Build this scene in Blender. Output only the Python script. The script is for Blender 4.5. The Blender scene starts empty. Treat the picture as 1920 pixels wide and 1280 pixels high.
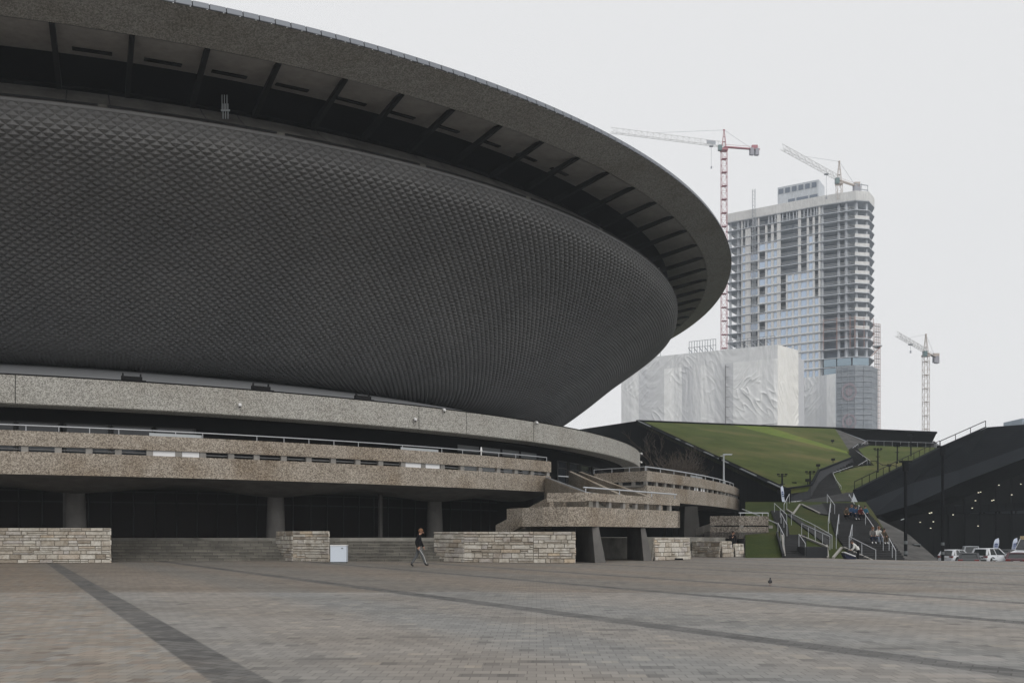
import bpy, bmesh, math, random
from mathutils import Vector, Matrix, noise
random.seed(11)
S = bpy.context.scene
COL = S.collection
F, YH, EYE = 1750.0, 1003.0, 1.5
R = math.radians
def P(x, y, Y):                       # a point seen at (x, y) of the photograph, Y metres away
    return Vector(((x-960)/F*Y, Y, EYE+(YH-y)/F*Y))

# ------------------------------------------------------------------ helpers
class MB:
    def __init__(s): s.v=[]; s.f=[]; s.m=[]; s.c=[]; s.col=None
    def face(s, pts, mi=0, col=None):
        n=len(s.v); s.v += [tuple(p) for p in pts]; s.f.append(tuple(range(n, n+len(pts)))); s.m.append(mi); s.c.append(col)
    def box(s, c, size, rz=0.0, mi=0, col=None, taper=1.0):
        cx,cy,cz=c; hx,hy,hz=size[0]/2,size[1]/2,size[2]/2; ca,sa=math.cos(rz),math.sin(rz); n=len(s.v)
        for z in (-1,1):
            t = taper if z>0 else 1.0
            for x,y in ((-1,-1),(1,-1),(1,1),(-1,1)):
                X,Y=x*hx*t,y*hy*t
                s.v.append((cx+X*ca-Y*sa, cy+X*sa+Y*ca, cz+z*hz))
        for f in ((3,2,1,0),(4,5,6,7),(0,1,5,4),(1,2,6,5),(2,3,7,6),(3,0,4,7)):
            s.f.append(tuple(n+i for i in f)); s.m.append(mi); s.c.append(col)
    def beam(s, a, b, w, h=None, mi=0, up=Vector((0,0,1))):
        a,b=Vector(a),Vector(b); h=h or w; d=(b-a)
        if d.length<1e-6: return
        d.normalize(); u=up if abs(d.dot(up))<.98 else Vector((1,0,0))
        sx=d.cross(u).normalized(); sy=sx.cross(d).normalized(); n=len(s.v)
        for p in (a,b):
            for x,y in ((-1,-1),(1,-1),(1,1),(-1,1)): s.v.append(tuple(p+sx*(x*w/2)+sy*(y*h/2)))
        for f in ((3,2,1,0),(4,5,6,7),(0,1,5,4),(1,2,6,5),(2,3,7,6),(3,0,4,7)):
            s.f.append(tuple(n+i for i in f)); s.m.append(mi); s.c.append(None)
    def tube(s, pts, r, n=6, mi=0, r1=None, cap=True):
        pts=[Vector(p) for p in pts]; base=len(s.v); k=len(pts)
        for i,p in enumerate(pts):
            d=(pts[min(i+1,k-1)]-pts[max(i-1,0)]).normalized()
            u=Vector((0,0,1)) if abs(d.z)<.95 else Vector((1,0,0))
            sx=d.cross(u).normalized(); sy=sx.cross(d)
            rr=r if r1 is None else r+(r1-r)*i/(k-1)
            for j in range(n):
                a=2*math.pi*j/n; s.v.append(tuple(p+sx*(rr*math.cos(a))+sy*(rr*math.sin(a))))
        for i in range(k-1):
            for j in range(n):
                a=base+i*n+j; b=base+i*n+(j+1)%n
                s.f.append((a,b,b+n,a+n)); s.m.append(mi); s.c.append(None)
        if cap:
            s.f.append(tuple(base+j for j in reversed(range(n)))); s.m.append(mi); s.c.append(None)
            s.f.append(tuple(base+(k-1)*n+j for j in range(n))); s.m.append(mi); s.c.append(None)
    def prism(s, poly, z0, z1, mi=0, sides=True):
        n=len(poly)
        g=lambda z,i:(z(i) if callable(z) else z)
        top=[(p[0],p[1],g(z1,i)) for i,p in enumerate(poly)]; bot=[(p[0],p[1],g(z0,i)) for i,p in enumerate(poly)]
        s.face(top,mi); s.face(bot[::-1],mi)
        if sides:
            for i in range(n):
                j=(i+1)%n; s.face([bot[i],bot[j],top[j],top[i]],mi)
    def slab(s, pts, nrm, mi=0):      # polygon given thickness along nrm
        pts=[Vector(p) for p in pts]; q=[p+Vector(nrm) for p in pts]; n=len(pts)
        s.face(pts,mi); s.face(q[::-1],mi)
        for i in range(n): s.face([pts[j] for j in (i,)]+[q[i],q[(i+1)%n],pts[(i+1)%n]],mi)
    def lathe(s, c, prof, n=16, mi=0, a0=0, a1=2*math.pi):
        full=abs(a1-a0-2*math.pi)<1e-6; k=n if full else n+1; base=len(s.v)
        for r,z in prof:
            for j in range(k):
                a=a0+(a1-a0)*j/n; s.v.append((c[0]+r*math.cos(a), c[1]+r*math.sin(a), c[2]+z))
        for i in range(len(prof)-1):
            for j in range(n):
                a=base+i*k+j; b=base+i*k+(j+1)%k
                s.f.append((a,b,b+k,a+k)); s.m.append(mi); s.c.append(None)
    def ball(s, c, r, mi=0, nu=10, nv=7, rz=0, tilt=0):
        c=Vector(c); base=len(s.v); M=Matrix.Rotation(rz,3,'Z')@Matrix.Rotation(tilt,3,'Y')
        for i in range(nv+1):
            t=math.pi*i/nv
            for j in range(nu):
                a=2*math.pi*j/nu
                s.v.append(tuple(c+M@Vector((r[0]*math.sin(t)*math.cos(a), r[1]*math.sin(t)*math.sin(a), r[2]*math.cos(t)))))
        for i in range(nv):
            for j in range(nu):
                a=base+i*nu+j; b=base+i*nu+(j+1)%nu
                s.f.append((a,a+nu,b+nu,b)); s.m.append(mi); s.c.append(None)
    def build(s, name, mats, parent=None, smooth=False, fix=True):
        me=bpy.data.meshes.new(name); off=parent_loc(parent)
        me.from_pydata([(v[0]-off[0],v[1]-off[1],v[2]-off[2]) for v in s.v],[],s.f)
        if not isinstance(mats,(list,tuple)): mats=[mats]
        for m in mats: me.materials.append(m)
        me.polygons.foreach_set('material_index', s.m)
        if any(c is not None for c in s.c):
            at=me.attributes.new('tint','FLOAT','FACE')
            at.data.foreach_set('value',[0.5 if c is None else c for c in s.c])
        if fix:
            bm=bmesh.new(); bm.from_mesh(me)
            bmesh.ops.remove_doubles(bm, verts=bm.verts, dist=1e-4)
            bmesh.ops.recalc_face_normals(bm, faces=bm.faces); bm.to_mesh(me); bm.free()
        if smooth:
            me.polygons.foreach_set('use_smooth',[True]*len(me.polygons))
        o=bpy.data.objects.new(name, me); COL.objects.link(o)
        if parent: o.parent=parent
        return o
def parent_loc(p):
    v=Vector((0,0,0))
    while p is not None: v=v+p.location; p=p.parent
    return v
def tag(o, label=None, cat=None, group=None, kind=None):
    if label: o['label']=label
    if cat: o['category']=cat
    if group: o['group']=group
    if kind: o['kind']=kind
    return o
def empty(name, loc, label, cat, group=None):
    o=bpy.data.objects.new(name,None); COL.objects.link(o); o.location=loc; o.empty_display_size=.3
    return tag(o,label,cat,group)

# ------------------------------------------------------------------ materials
def mat(name, base, rough=.8, metal=0.0, spec=.5):
    m=bpy.data.materials.new(name); m.use_nodes=True
    b=m.node_tree.nodes['Principled BSDF']
    b.inputs['Base Color'].default_value=(*base,1); b.inputs['Roughness'].default_value=rough
    b.inputs['Metallic'].default_value=metal; b.inputs['Specular IOR Level'].default_value=spec
    return m
class NT:
    def __init__(s,m): s.t=m.node_tree; s.b=s.t.nodes['Principled BSDF']; s.co=s.n('ShaderNodeTexCoord').outputs['Object']
    def n(s,t): return s.t.nodes.new(t)
    def l(s,a,b): s.t.links.new(a,b)
    def noise(s,scale,detail=3,rough=.5,vec=None,dim='3D'):
        n=s.n('ShaderNodeTexNoise'); n.inputs['Scale'].default_value=scale; n.inputs['Detail'].default_value=detail; n.inputs['Roughness'].default_value=rough
        s.l(vec or s.co,n.inputs['Vector']); return n.outputs['Fac']
    def vor(s,scale,out='Color',vec=None):
        n=s.n('ShaderNodeTexVoronoi'); n.inputs['Scale'].default_value=scale; s.l(vec or s.co,n.inputs['Vector']); return n.outputs[out]
    def ramp(s,fac,stops):
        n=s.n('ShaderNodeValToRGB'); e=n.color_ramp.elements
        while len(e)<len(stops): e.new(.5)
        for i,(p,c) in enumerate(stops):
            e[i].position=p; e[i].color=(*c,1) if isinstance(c,(tuple,list)) else (c,c,c,1)
        s.l(fac,n.inputs['Fac']); return n.outputs['Color']
    def mix(s,fac,a,b,mode='MIX'):
        n=s.n('ShaderNodeMix'); n.data_type='RGBA'; n.blend_type=mode
        for k,v in ((0,fac),(6,a),(7,b)):
            if isinstance(v,(int,float)): n.inputs[k].default_value=v if k==0 else (v,v,v,1)
            elif isinstance(v,tuple): n.inputs[k].default_value=(*v,1)
            else: s.l(v,n.inputs[k])
        return n.outputs[2]
    def math(s,op,a,b=0.0,c=0.0):
        n=s.n('ShaderNodeMath'); n.operation=op
        for k,v in ((0,a),(1,b),(2,c)):
            if isinstance(v,(int,float)): n.inputs[k].default_value=v
            else: s.l(v,n.inputs[k])
        return n.outputs[0]
    def mapr(s,v,a,b,c=0.0,d=1.0):
        n=s.n('ShaderNodeMapRange'); n.clamp=True
        s.l(v,n.inputs[0])
        for k,x in ((1,a),(2,b),(3,c),(4,d)): n.inputs[k].default_value=x
        return n.outputs[0]
    def mapping(s,scale=(1,1,1),rot=(0,0,0),loc=(0,0,0)):
        n=s.n('ShaderNodeMapping'); n.inputs['Scale'].default_value=scale; n.inputs['Rotation'].default_value=rot; n.inputs['Location'].default_value=loc
        s.l(s.co,n.inputs['Vector']); return n.outputs[0]
    def col(s,c): s.l(c,s.b.inputs['Base Color'])
    def bump(s,h,strength=.3,dist=.02):
        n=s.n('ShaderNodeBump'); n.inputs['Strength'].default_value=strength; n.inputs['Distance'].default_value=dist
        s.l(h,n.inputs['Height']); s.l(n.outputs[0],s.b.inputs['Normal'])

def aggregate(name, lo, mid, hi, stain, pebble=10.0, amount=.5):
    m=mat(name,mid,.95,0,.2); t=NT(m)
    v=t.n('ShaderNodeSeparateColor'); t.l(t.vor(pebble),v.inputs[0])
    v2=t.n('ShaderNodeSeparateColor'); t.l(t.vor(pebble*2.1),v2.inputs[0])
    f=t.math('ADD',t.math('MULTIPLY',v.outputs[0],.5),t.math('MULTIPLY',v2.outputs[1],.5))
    c=t.ramp(f,[(.18,lo),(.5,mid),(.82,hi)])
    s1=t.mapr(t.noise(.22,4,.6),.48,.72); s2=t.mapr(t.noise(1.1,3,.6,t.mapping((1,1,.25))),.45,.75)
    c=t.mix(t.math('MULTIPLY',s1,amount),c,t.mix(1.0,c,stain,'MULTIPLY'))
    c=t.mix(t.math('MULTIPLY',s2,.45*amount),c,t.mix(1.0,c,(.55,.5,.45),'MULTIPLY'))
    t.col(c); t.bump(f,.25,.02); return m
M={}
M['fascia']=aggregate('exposed aggregate grey',(.15,.145,.13),(.36,.35,.325),(.56,.55,.51),(.66,.62,.56),19,.45)
M['terrace']=aggregate('exposed aggregate brown',(.12,.10,.08),(.29,.255,.215),(.49,.445,.38),(.55,.45,.34),18,.75)
M['agg_dark']=aggregate('dark brown aggregate',(.07,.06,.05),(.17,.15,.13),(.34,.31,.27),(.5,.45,.38),12,.8)  # darker brown aggregate for the rear landing
M['rim']=aggregate('rim aggregate',(.17,.168,.155),(.285,.28,.265),(.41,.40,.375),(.75,.72,.66),14,.5)
def plain_conc(name, base, var=.35):
    m=mat(name,base,.9,0,.25); t=NT(m)
    a=t.mapr(t.noise(.6,5,.65),.3,.7); b=t.mapr(t.noise(2.0,4,.6,t.mapping((1,1,.15))),.4,.75)
    c=t.mix(a,tuple(x*(1-var) for x in base),tuple(min(1,x*(1+var*.6)) for x in base))
    c=t.mix(t.math('MULTIPLY',b,.4),c,tuple(x*.5 for x in base)); t.col(c); t.bump(t.noise(14,4),.15,.02); return m
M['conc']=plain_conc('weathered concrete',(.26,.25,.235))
M['conc_dark']=plain_conc('dark concrete',(.13,.125,.12))  # darker concrete for soffits, columns and piers
M['conc_ledge']=plain_conc('gallery ledge concrete',(.125,.12,.11),.5)
M['pier_dark']=plain_conc('very dark concrete',(.05,.048,.045))  # near black concrete for the pier under the far terrace
M['step']=plain_conc('stone step',(.24,.23,.205),.5)
m=M['step_blk']=mat('stained stone step blocks',(.2,.19,.165),.9,0,.2); t=NT(m)
bk_=t.n('ShaderNodeTexBrick'); bk_.inputs['Scale'].default_value=1; bk_.inputs['Brick Width'].default_value=.8; bk_.inputs['Row Height'].default_value=.1675; bk_.inputs['Mortar Size'].default_value=.012
bk_.inputs['Color1'].default_value=(.17,.16,.14,1); bk_.inputs['Color2'].default_value=(.27,.255,.22,1); bk_.inputs['Mortar'].default_value=(.05,.05,.045,1)
sp_=t.n('ShaderNodeSeparateXYZ'); t.l(t.co,sp_.inputs[0]); cb_=t.n('ShaderNodeCombineXYZ'); t.l(sp_.outputs[0],cb_.inputs[0]); t.l(sp_.outputs[2],cb_.inputs[1]); t.l(cb_.outputs[0],bk_.inputs['Vector'])
t.col(t.mix(t.mapr(t.noise(.5,5,.7),.45,.65,0,.8),bk_.outputs['Color'],(.10,.095,.085)))
M['soffit']=plain_conc('soffit board',(.33,.32,.31),.15)
M['shell']=mat('pyramid cladding',(.125,.125,.125),.55,0,.35)
t=NT(M['shell']); t.col(t.mix(t.mapr(t.noise(.15,4),.3,.7),(.120,.121,.123),(.158,.158,.157)))
M['coping']=mat('coping sheet metal',(.17,.185,.21),.5,.3)
M['rib']=mat('dark steel rib',(.012,.012,.013),.7,.0,.2)
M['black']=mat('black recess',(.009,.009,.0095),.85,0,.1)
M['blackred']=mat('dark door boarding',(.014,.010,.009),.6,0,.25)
M['grey_strip']=mat('podium roof sheet',(.30,.31,.325),.6,.2)
M['glass_dark']=mat('dark window glass',(.022,.026,.032),.1,0,.6)
M['hall_pane']=mat('dim blue glass',(.05,.058,.068),.4,0,.1)
M['hall_glass']=mat('dim hall glass',(.006,.007,.008),.4,0,.06)
M['glass_pale']=mat('pale blind behind glass',(.11,.12,.125),.25,0,.4)
M['frame_dark']=mat('dark window frame',(.022,.022,.022),.6)
M['rail']=mat('galvanised handrail',(.50,.52,.55),.4,.3)
M['white_rail']=mat('brushed steel handrail',(.46,.48,.51),.38,.25)
M['white']=mat('white board',(.72,.73,.75),.6)
M['freezer']=mat('white enamel',(.60,.66,.74),.35)
M['grey_box']=mat('grey plastic',(.13,.145,.15),.6)
M['black_pl']=mat('black plastic',(.012,.012,.013),.8,0,.15)
M['lamp_dark']=mat('dark lamp metal',(.010,.011,.013),.85,0,.1)
M['lamp_grey']=mat('grey lamp metal',(.45,.48,.50),.45,.3)
M['dome']=mat('camera housing',(.75,.75,.75),.35)

m=M['stone']=mat('split limestone',(.45,.42,.36),.95,0,.15); t=NT(m)
at=t.n('ShaderNodeAttribute'); at.attribute_name='tint'
c=t.ramp(at.outputs['Fac'],[(0,(.32,.28,.23)),(.35,(.49,.45,.39)),(.6,(.60,.575,.52)),(.8,(.46,.43,.405)),(1,(.55,.46,.35))])
c=t.mix(t.mapr(t.noise(3.5,5,.7),.45,.75),c,t.mix(1.0,c,(.55,.5,.44),'MULTIPLY')); c=t.mix(t.mapr(t.noise(.8,4,.7),.5,.7,0,.5),c,t.mix(1.0,c,(.5,.48,.45),'MULTIPLY'))
t.col(c); t.bump(t.noise(7,6,.7),.9,.06)
M['mortar']=mat('stone joint',(.19,.175,.15),.95,0,.1)

# plaza: rows of small pavers, dark block stripes, worn and damp areas
m=M['plaza']=mat('plaza pavers',(.2,.19,.17),.82,0,.3); t=NT(m)
sep=t.n('ShaderNodeSeparateXYZ'); t.l(t.co,sep.inputs[0])
X,Y=sep.outputs[0],sep.outputs[1]
u=t.math('DIVIDE',t.math('MULTIPLY_ADD',Y,.565,X),1.1486)
wob=t.math('MULTIPLY',t.math('SUBTRACT',t.noise(.22,2),.5),.5)
uw=t.math('ADD',u,wob)
def brick(vec,w,h,c1,c2,mort,msize=.006):
    b=t.n('ShaderNodeTexBrick'); b.inputs['Scale'].default_value=1; b.inputs['Brick Width'].default_value=w; b.inputs['Row Height'].default_value=h
    b.inputs['Mortar Size'].default_value=msize; b.inputs['Mortar Smooth'].default_value=.2
    b.inputs['Color1'].default_value=(*c1,1); b.inputs['Color2'].default_value=(*c2,1); b.inputs['Mortar'].default_value=(*mort,1)
    t.l(vec,b.inputs['Vector']); return b
vec=t.mapping((1,1,1),(0,0,R(1.5)))
b1=brick(vec,.2,.22,(.198,.191,.18),(.268,.257,.238),(.15,.143,.132),.007)
# some single dark or pale pavers: a coarse random value per paver
fl=t.n('ShaderNodeVectorMath'); fl.operation='FLOOR'
sc=t.mapping((5,4.545,0),(0,0,R(1.5))); t.l(sc,fl.inputs[0])
wn=t.n('ShaderNodeTexWhiteNoise'); wn.noise_dimensions='2D'; t.l(fl.outputs[0],wn.inputs['Vector'])
c=t.mix(t.math('MULTIPLY',t.math('GREATER_THAN',wn.outputs['Value'],.975),.5),b1.outputs['Color'],(.09,.088,.085))
c=t.mix(t.math('MULTIPLY',t.math('LESS_THAN',wn.outputs['Value'],.03),.4),c,(.36,.33,.28))
fl2=t.n('ShaderNodeVectorMath'); fl2.operation='FLOOR'; sc2=t.mapping((1.4,4.545,0),(0,0,R(1.5))); t.l(sc2,fl2.inputs[0])
wn2=t.n('ShaderNodeTexWhiteNoise'); wn2.noise_dimensions='2D'; t.l(fl2.outputs[0],wn2.inputs['Vector'])
c=t.mix(t.math('MULTIPLY',t.math('GREATER_THAN',wn2.outputs['Value'],.982),t.mapr(t.noise(.35,3),.45,.6,.1,.75)),c,(.10,.098,.095))
c=t.mix(t.math('MULTIPLY',t.math('LESS_THAN',wn2.outputs['Value'],.005),.4),c,(.36,.33,.30))
c=t.mix(t.mapr(t.noise(9,3,.7),.68,.74,0,.55),c,(.085,.082,.078))
c=t.mix(1.0,c,(.985,.995,1.02),'MULTIPLY')
# left of the first stripe the pavers are yellower and redder
pn=t.noise(.5,3); warm=t.ramp(wn.outputs['Value'],[(0,(.92,.98,1.04)),(.5,(1.05,1.0,.9)),(1,(1.1,.94,.82))])
c=t.mix(t.math('MULTIPLY',t.mapr(uw,2.6,2.0),.6),c,t.mix(1.0,c,warm,'MULTIPLY'))
# tint changes from strip to strip and with wear
strip=t.n('ShaderNodeTexNoise'); strip.noise_dimensions='1D'; strip.inputs['Scale'].default_value=.33; strip.inputs['Detail'].default_value=0
t.l(u,strip.inputs['W'])
c=t.mix(t.mapr(strip.outputs['Fac'],.35,.65),t.mix(1.0,c,(.94,.96,.97),'MULTIPLY'),t.mix(1.0,c,(1.05,1.0,.95),'MULTIPLY'))
stretch=t.mapping((.12,.35,1),(0,0,R(-4)))
c=t.mix(t.mapr(t.noise(1,5,.62,stretch),.44,.7,0,.6),c,t.mix(1.0,c,(.66,.63,.59),'MULTIPLY'))
st2=t.mapping((.55,1.6,1),(0,0,R(3)))
c=t.mix(t.mapr(t.noise(1,4,.6,st2),.62,.74,0,.65),c,t.mix(1.0,c,(.58,.57,.56),'MULTIPLY'))
c=t.mix(t.mapr(t.noise(2.2,3,.6,st2),.64,.78,0,.4),c,(.36,.335,.29))
# far part of the square: older, browner pavers
far=t.mapr(t.math('ADD',Y,t.math('MULTIPLY',wob,1.5)),24.2,24.9)
far=t.math('MULTIPLY',far,t.mapr(X,22,6,.25,1))
c=t.mix(far,c,t.mix(1.0,c,(.80,.75,.70),'MULTIPLY'))
seam=t.math('MULTIPLY',t.mapr(t.math('ABSOLUTE',t.math('SUBTRACT',Y,t.math('ADD',24.3,wob))),.05,.22,1,0),t.mapr(t.noise(.4,3),.5,.6))
c=t.mix(t.math('MULTIPLY',seam,t.math('MULTIPLY',t.mapr(X,3,0),.5)),c,(.38,.36,.32))
# dark block stripes
bs=brick(t.mapping((1,1,1),(0,0,R(29.5))),.27,.18,(.055,.055,.056),(.125,.123,.12),(.035,.034,.032),.010)
mask=None
for kk,cc,w in ((.55,-14.5,.52),(.55,-6.2,.54),(.5405,2.394,.54),(.5885,11.5,.56),(.55,17.6,.5),(.5355,22.4,.5),(.55,31.0,.5),(.55,38.5,.5),(.55,46.5,.5)):
    q_=math.sqrt(1+kk*kk); d=t.math('ABSOLUTE',t.math('DIVIDE',t.math('SUBTRACT',t.math('MULTIPLY_ADD',Y,kk,X),cc),q_)); k=t.mapr(d,w/2-.02,w/2+.02,1,0)
    mask=k if mask is None else t.math('MAXIMUM',mask,k)
wear=t.mapr(t.noise(.35,3,.6),.34,.66,.97,.62)
c=t.mix(t.math('MULTIPLY',mask,wear),c,bs.outputs['Color'])
t.col(c)
t.bump(t.math('ADD',b1.outputs['Fac'],t.math('MULTIPLY',t.noise(40,2),-.4)),-.35,.006)
M['asphalt']=plain_conc('car park asphalt',(.06,.06,.06))

def grass(name,a,b,c3):
    m=mat(name,a,.95,0,.1); t=NT(m)
    f=t.noise(.22,5,.65); g=t.noise(6,3,.6,t.mapping((1,1,1)))
    c=t.mix(t.mapr(f,.36,.66),a,b); c=t.mix(t.mapr(t.noise(.09,3,.6),.48,.68),c,c3)
    c=t.mix(t.mapr(g,.3,.7,0,.5),c,t.mix(1.0,c,(.5,.55,.5),'MULTIPLY')); c=t.mix(t.mapr(t.noise(1.1,4,.7),.42,.66,0,.55),c,t.mix(1.0,c,(1.25,1.08,.85),'MULTIPLY')); c=t.mix(t.mapr(t.noise(.7,5,.7),.55,.7,0,.5),c,t.mix(1.0,c,(.62,.68,.6),'MULTIPLY')); t.col(c); t.bump(g,.8,.08); return m
M['grass']=grass('short lawn',(.030,.045,.011),(.048,.065,.016),(.068,.068,.026))
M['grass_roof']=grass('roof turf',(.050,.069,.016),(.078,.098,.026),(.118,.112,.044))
M['grass_lit']=grass('roof turf with painted light',(.10,.15,.028),(.135,.19,.04),(.15,.17,.05))  # lighter green carries the light on the tilted roof fold
m=M['clad']=mat('black panel cladding',(.016,.018,.021),.95,0,.0); t=NT(m)
bk=t.n('ShaderNodeTexWave'); bk.bands_direction='DIAGONAL'; bk.inputs['Scale'].default_value=.55; bk.inputs['Distortion'].default_value=0
t.l(t.mapping((1,1,0)),bk.inputs['Vector'])
t.col(t.mix(t.mapr(bk.outputs['Fac'],.9,.99),t.mix(t.mapr(t.noise(.3,3),.3,.7),(.006,.007,.0085),(.010,.0115,.0135)),(.003,.003,.004)))
M['clad_soft']=mat('charcoal cladding panel',(.013,.015,.018),.95,0,.02)
M['stair']=plain_conc('black granite step',(.035,.036,.038),.3)
M['stair_wall']=plain_conc('dark stair wall',(.028,.030,.034),.2)
m=M['wedge']=mat('grey stone slab wall',(.10,.098,.093),.85,0,.2); t=NT(m)
t.col(t.mix(t.mapr(t.noise(1,4,.6,t.mapping((.15,.5,3.0))),.35,.7),(.042,.041,.040),(.095,.092,.088)))
M['curb']=mat('pale stone edging',(.30,.29,.27),.85)

M['tower']=plain_conc('haze paled concrete frame',(.56,.59,.63),.08)  # frame colour paled and blued to stand in for part of the haze
M['tower_pier']=plain_conc('haze paled facade stone',(.74,.74,.73),.08)  # facade lightened, part of the haze painted in
M['tower_dark']=mat('haze paled raw interior',(.33,.38,.45),.9)  # interior lightened and blued in place of thicker haze
M['pent_glass']=mat('shaded penthouse glass',(.15,.18,.23),.4)
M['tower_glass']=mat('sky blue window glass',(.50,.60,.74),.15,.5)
M['tower_glass2']=mat('teal curtain glass',(.28,.36,.42),.15,.5)
M['steel_red']=mat('faded red lattice',(.42,.16,.19),.6)
M['steel_white']=mat('pale grey lattice',(.55,.55,.54),.6)
M['steel_tan']=mat('beige crane steel',(.48,.42,.38),.6)
M['steel_grey']=mat('scaffold tube',(.30,.32,.35),.55,.2)
M['steel_rust']=mat('red brown scaffold',(.36,.21,.18),.7)
M['cab']=mat('crane cab glass',(.10,.17,.18),.3)
M['ballast']=mat('concrete ballast',(.34,.34,.38),.9)
m=M['net']=mat('debris netting',(.26,.28,.31),.9); t=NT(m)
t.col(t.mix(t.mapr(t.noise(.35,3,.6,t.mapping((1,1,2.5))),.35,.65),(.22,.245,.28),(.31,.335,.365)))
M['emblem']=mat('faded red emblem',(.30,.255,.285),.9)
def sheet(name,base):
    m=mat(name,base,.75,0,.25); t=NT(m)
    w=t.n('ShaderNodeTexNoise'); w.inputs['Scale'].default_value=1.1; w.inputs['Detail'].default_value=5; w.inputs['Distortion'].default_value=.35
    t.l(t.mapping((1,1,.8)),w.inputs['Vector'])
    at=t.n('ShaderNodeAttribute'); at.attribute_name='tint'
    c=t.mix(at.outputs['Fac'],tuple(x*.72 for x in base),tuple(min(.93,x*1.15) for x in base))
    t.col(t.mix(t.mapr(t.noise(.5,4),.45,.7,0,.2),c,tuple(x*y for x,y in zip(base,(.86,.86,.80)))))
    t.bump(w.outputs['Fac'],.2,.12); return m
M['wrap']=sheet('white wrapping sheet',(.80,.82,.86))
M['wrap2']=sheet('cream wrapping sheet',(.84,.83,.79))
M['seam']=mat('sheet seam',(.16,.16,.17),.9)
M['bark']=mat('bare twig bark',(.10,.082,.068),.95,0,.1)
M['light']=mat('lit ceiling lamp',(.9,.85,.7),.5)
b=M['light'].node_tree.nodes['Principled BSDF']; b.inputs['Emission Color'].default_value=(1,.9,.7,1); b.inputs['Emission Strength'].default_value=1.3
# people, cars
M['skin']=mat('skin',(.42,.24,.17),.6); M['hair']=mat('ginger brown hair',(.16,.075,.035),.8); M['hair_d']=mat('dark hair',(.025,.018,.014),.7)
M['cl_black']=mat('black cloth',(.012,.012,.014),.9,0,.08); M['cl_greytr']=mat('grey joggers',(.115,.12,.125),.9,0,.08); M['cl_navy']=mat('navy cloth',(.022,.026,.045),.9,0,.08)
M['cl_blue']=mat('blue cloth',(.035,.075,.15),.9,0,.08); M['cl_maroon']=mat('maroon cloth',(.09,.02,.022),.9,0,.08); M['cl_white']=mat('white cloth',(.62,.62,.60),.9,0,.08)
M['cl_olive']=mat('olive cloth',(.075,.062,.045),.9,0,.08); M['cl_denim']=mat('pale denim',(.17,.20,.25),.9,0,.08); M['cl_grey']=mat('grey cloth',(.16,.155,.15),.9,0,.08)
M['shoe_blk']=mat('black shoe',(.01,.01,.01),.6); M['shoe_red']=mat('red brown shoe',(.12,.035,.025),.6); M['shoe_wht']=mat('white shoe',(.6,.6,.6),.6)
M['cl_cyan']=mat('petrol blue cloth',(.03,.11,.17),.9,0,.08)
M['white_stripe']=mat('white trouser stripe',(.5,.5,.5),.9)
M['car_white']=mat('white car paint',(.66,.68,.72),.28,0,.6); M['car_dark']=mat('dark grey car paint',(.03,.033,.038),.3,0,.6)
M['car_silver']=mat('silver car paint',(.34,.36,.38),.3,.4); M['car_maroon']=mat('maroon car paint',(.055,.012,.02),.3,0,.6)
M['car_glass']=mat('car window glass',(.02,.024,.026),.08,0,.6); M['tyre']=mat('tyre rubber',(.015,.015,.015),.9)
M['rim_al']=mat('alloy wheel',(.30,.31,.32),.35,.6); M['tail']=mat('red tail lamp',(.20,.018,.018),.3); M['plate']=mat('number plate',(.6,.6,.58),.5)
M['van_yellow']=mat('cream yellow van paint',(.62,.50,.30),.35); M['flag_white']=mat('white flag cloth',(.55,.60,.72),.9); M['flag_blue']=mat('blue flag print',(.05,.09,.25),.9)
M['bird']=mat('dark feathers',(.02,.02,.023),.7); M['bird_leg']=mat('pigeon leg',(.25,.09,.07),.7)
M['yellow']=mat('yellow sign board',(.55,.55,.12),.6); M['far_block']=mat('pale far block',(.30,.36,.42),.8)

# ------------------------------------------------------------------ camera, world, sun
cam=bpy.data.cameras.new('camera'); co=bpy.data.objects.new('camera',cam); COL.objects.link(co)
co.location=(0,0,EYE); co.rotation_euler=(R(90),0,0)
cam.sensor_width=36; cam.sensor_fit='HORIZONTAL'; cam.lens=F/1920*36; cam.shift_y=(YH-640)/1920; cam.clip_end=6000; cam.clip_start=.1
S.camera=co
SUN_EL, SUN_AZ = 42.0, 148.0          # azimuth from +Y towards +X: behind and right of the camera
w=bpy.data.worlds.new('World'); S.world=w; w.use_nodes=True; nt=w.node_tree
bg=nt.nodes['Background']; sky=nt.nodes.new('ShaderNodeTexSky'); sky.sky_type='NISHITA'; sky.sun_disc=False
sky.sun_elevation=R(SUN_EL); sky.sun_rotation=R(SUN_AZ); sky.air_density=1; sky.dust_density=4
hs=nt.nodes.new('ShaderNodeHueSaturation'); hs.inputs['Saturation'].default_value=.12
mx=nt.nodes.new('ShaderNodeMix'); mx.data_type='RGBA'; mx.inputs[0].default_value=.90; mx.inputs[7].default_value=(8.0,8.03,8.12,1)   # the closed cloud cover
nt.links.new(sky.outputs[0],hs.inputs['Color']); nt.links.new(hs.outputs[0],mx.inputs[6]); nt.links.new(mx.outputs[2],bg.inputs['Color'])
bg.inputs['Strength'].default_value=.109
sl=bpy.data.lights.new('sun','SUN'); so=bpy.data.objects.new('sun',sl); COL.objects.link(so)
sl.energy=1.4; sl.angle=R(50); sl.color=(1,.96,.9)
d=Vector((math.sin(R(SUN_AZ))*math.cos(R(SUN_EL)), math.cos(R(SUN_AZ))*math.cos(R(SUN_EL)), math.sin(R(SUN_EL))))
so.rotation_euler=d.to_track_quat('Z','Y').to_euler(); so.location=(60,-40,80)
S.view_settings.view_transform='Standard'; S.view_settings.look='None'; S.view_settings.exposure=0; S.view_settings.gamma=1
S.view_settings.use_curve_mapping=False
S.cycles.max_bounces=8; S.cycles.volume_bounces=1
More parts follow.
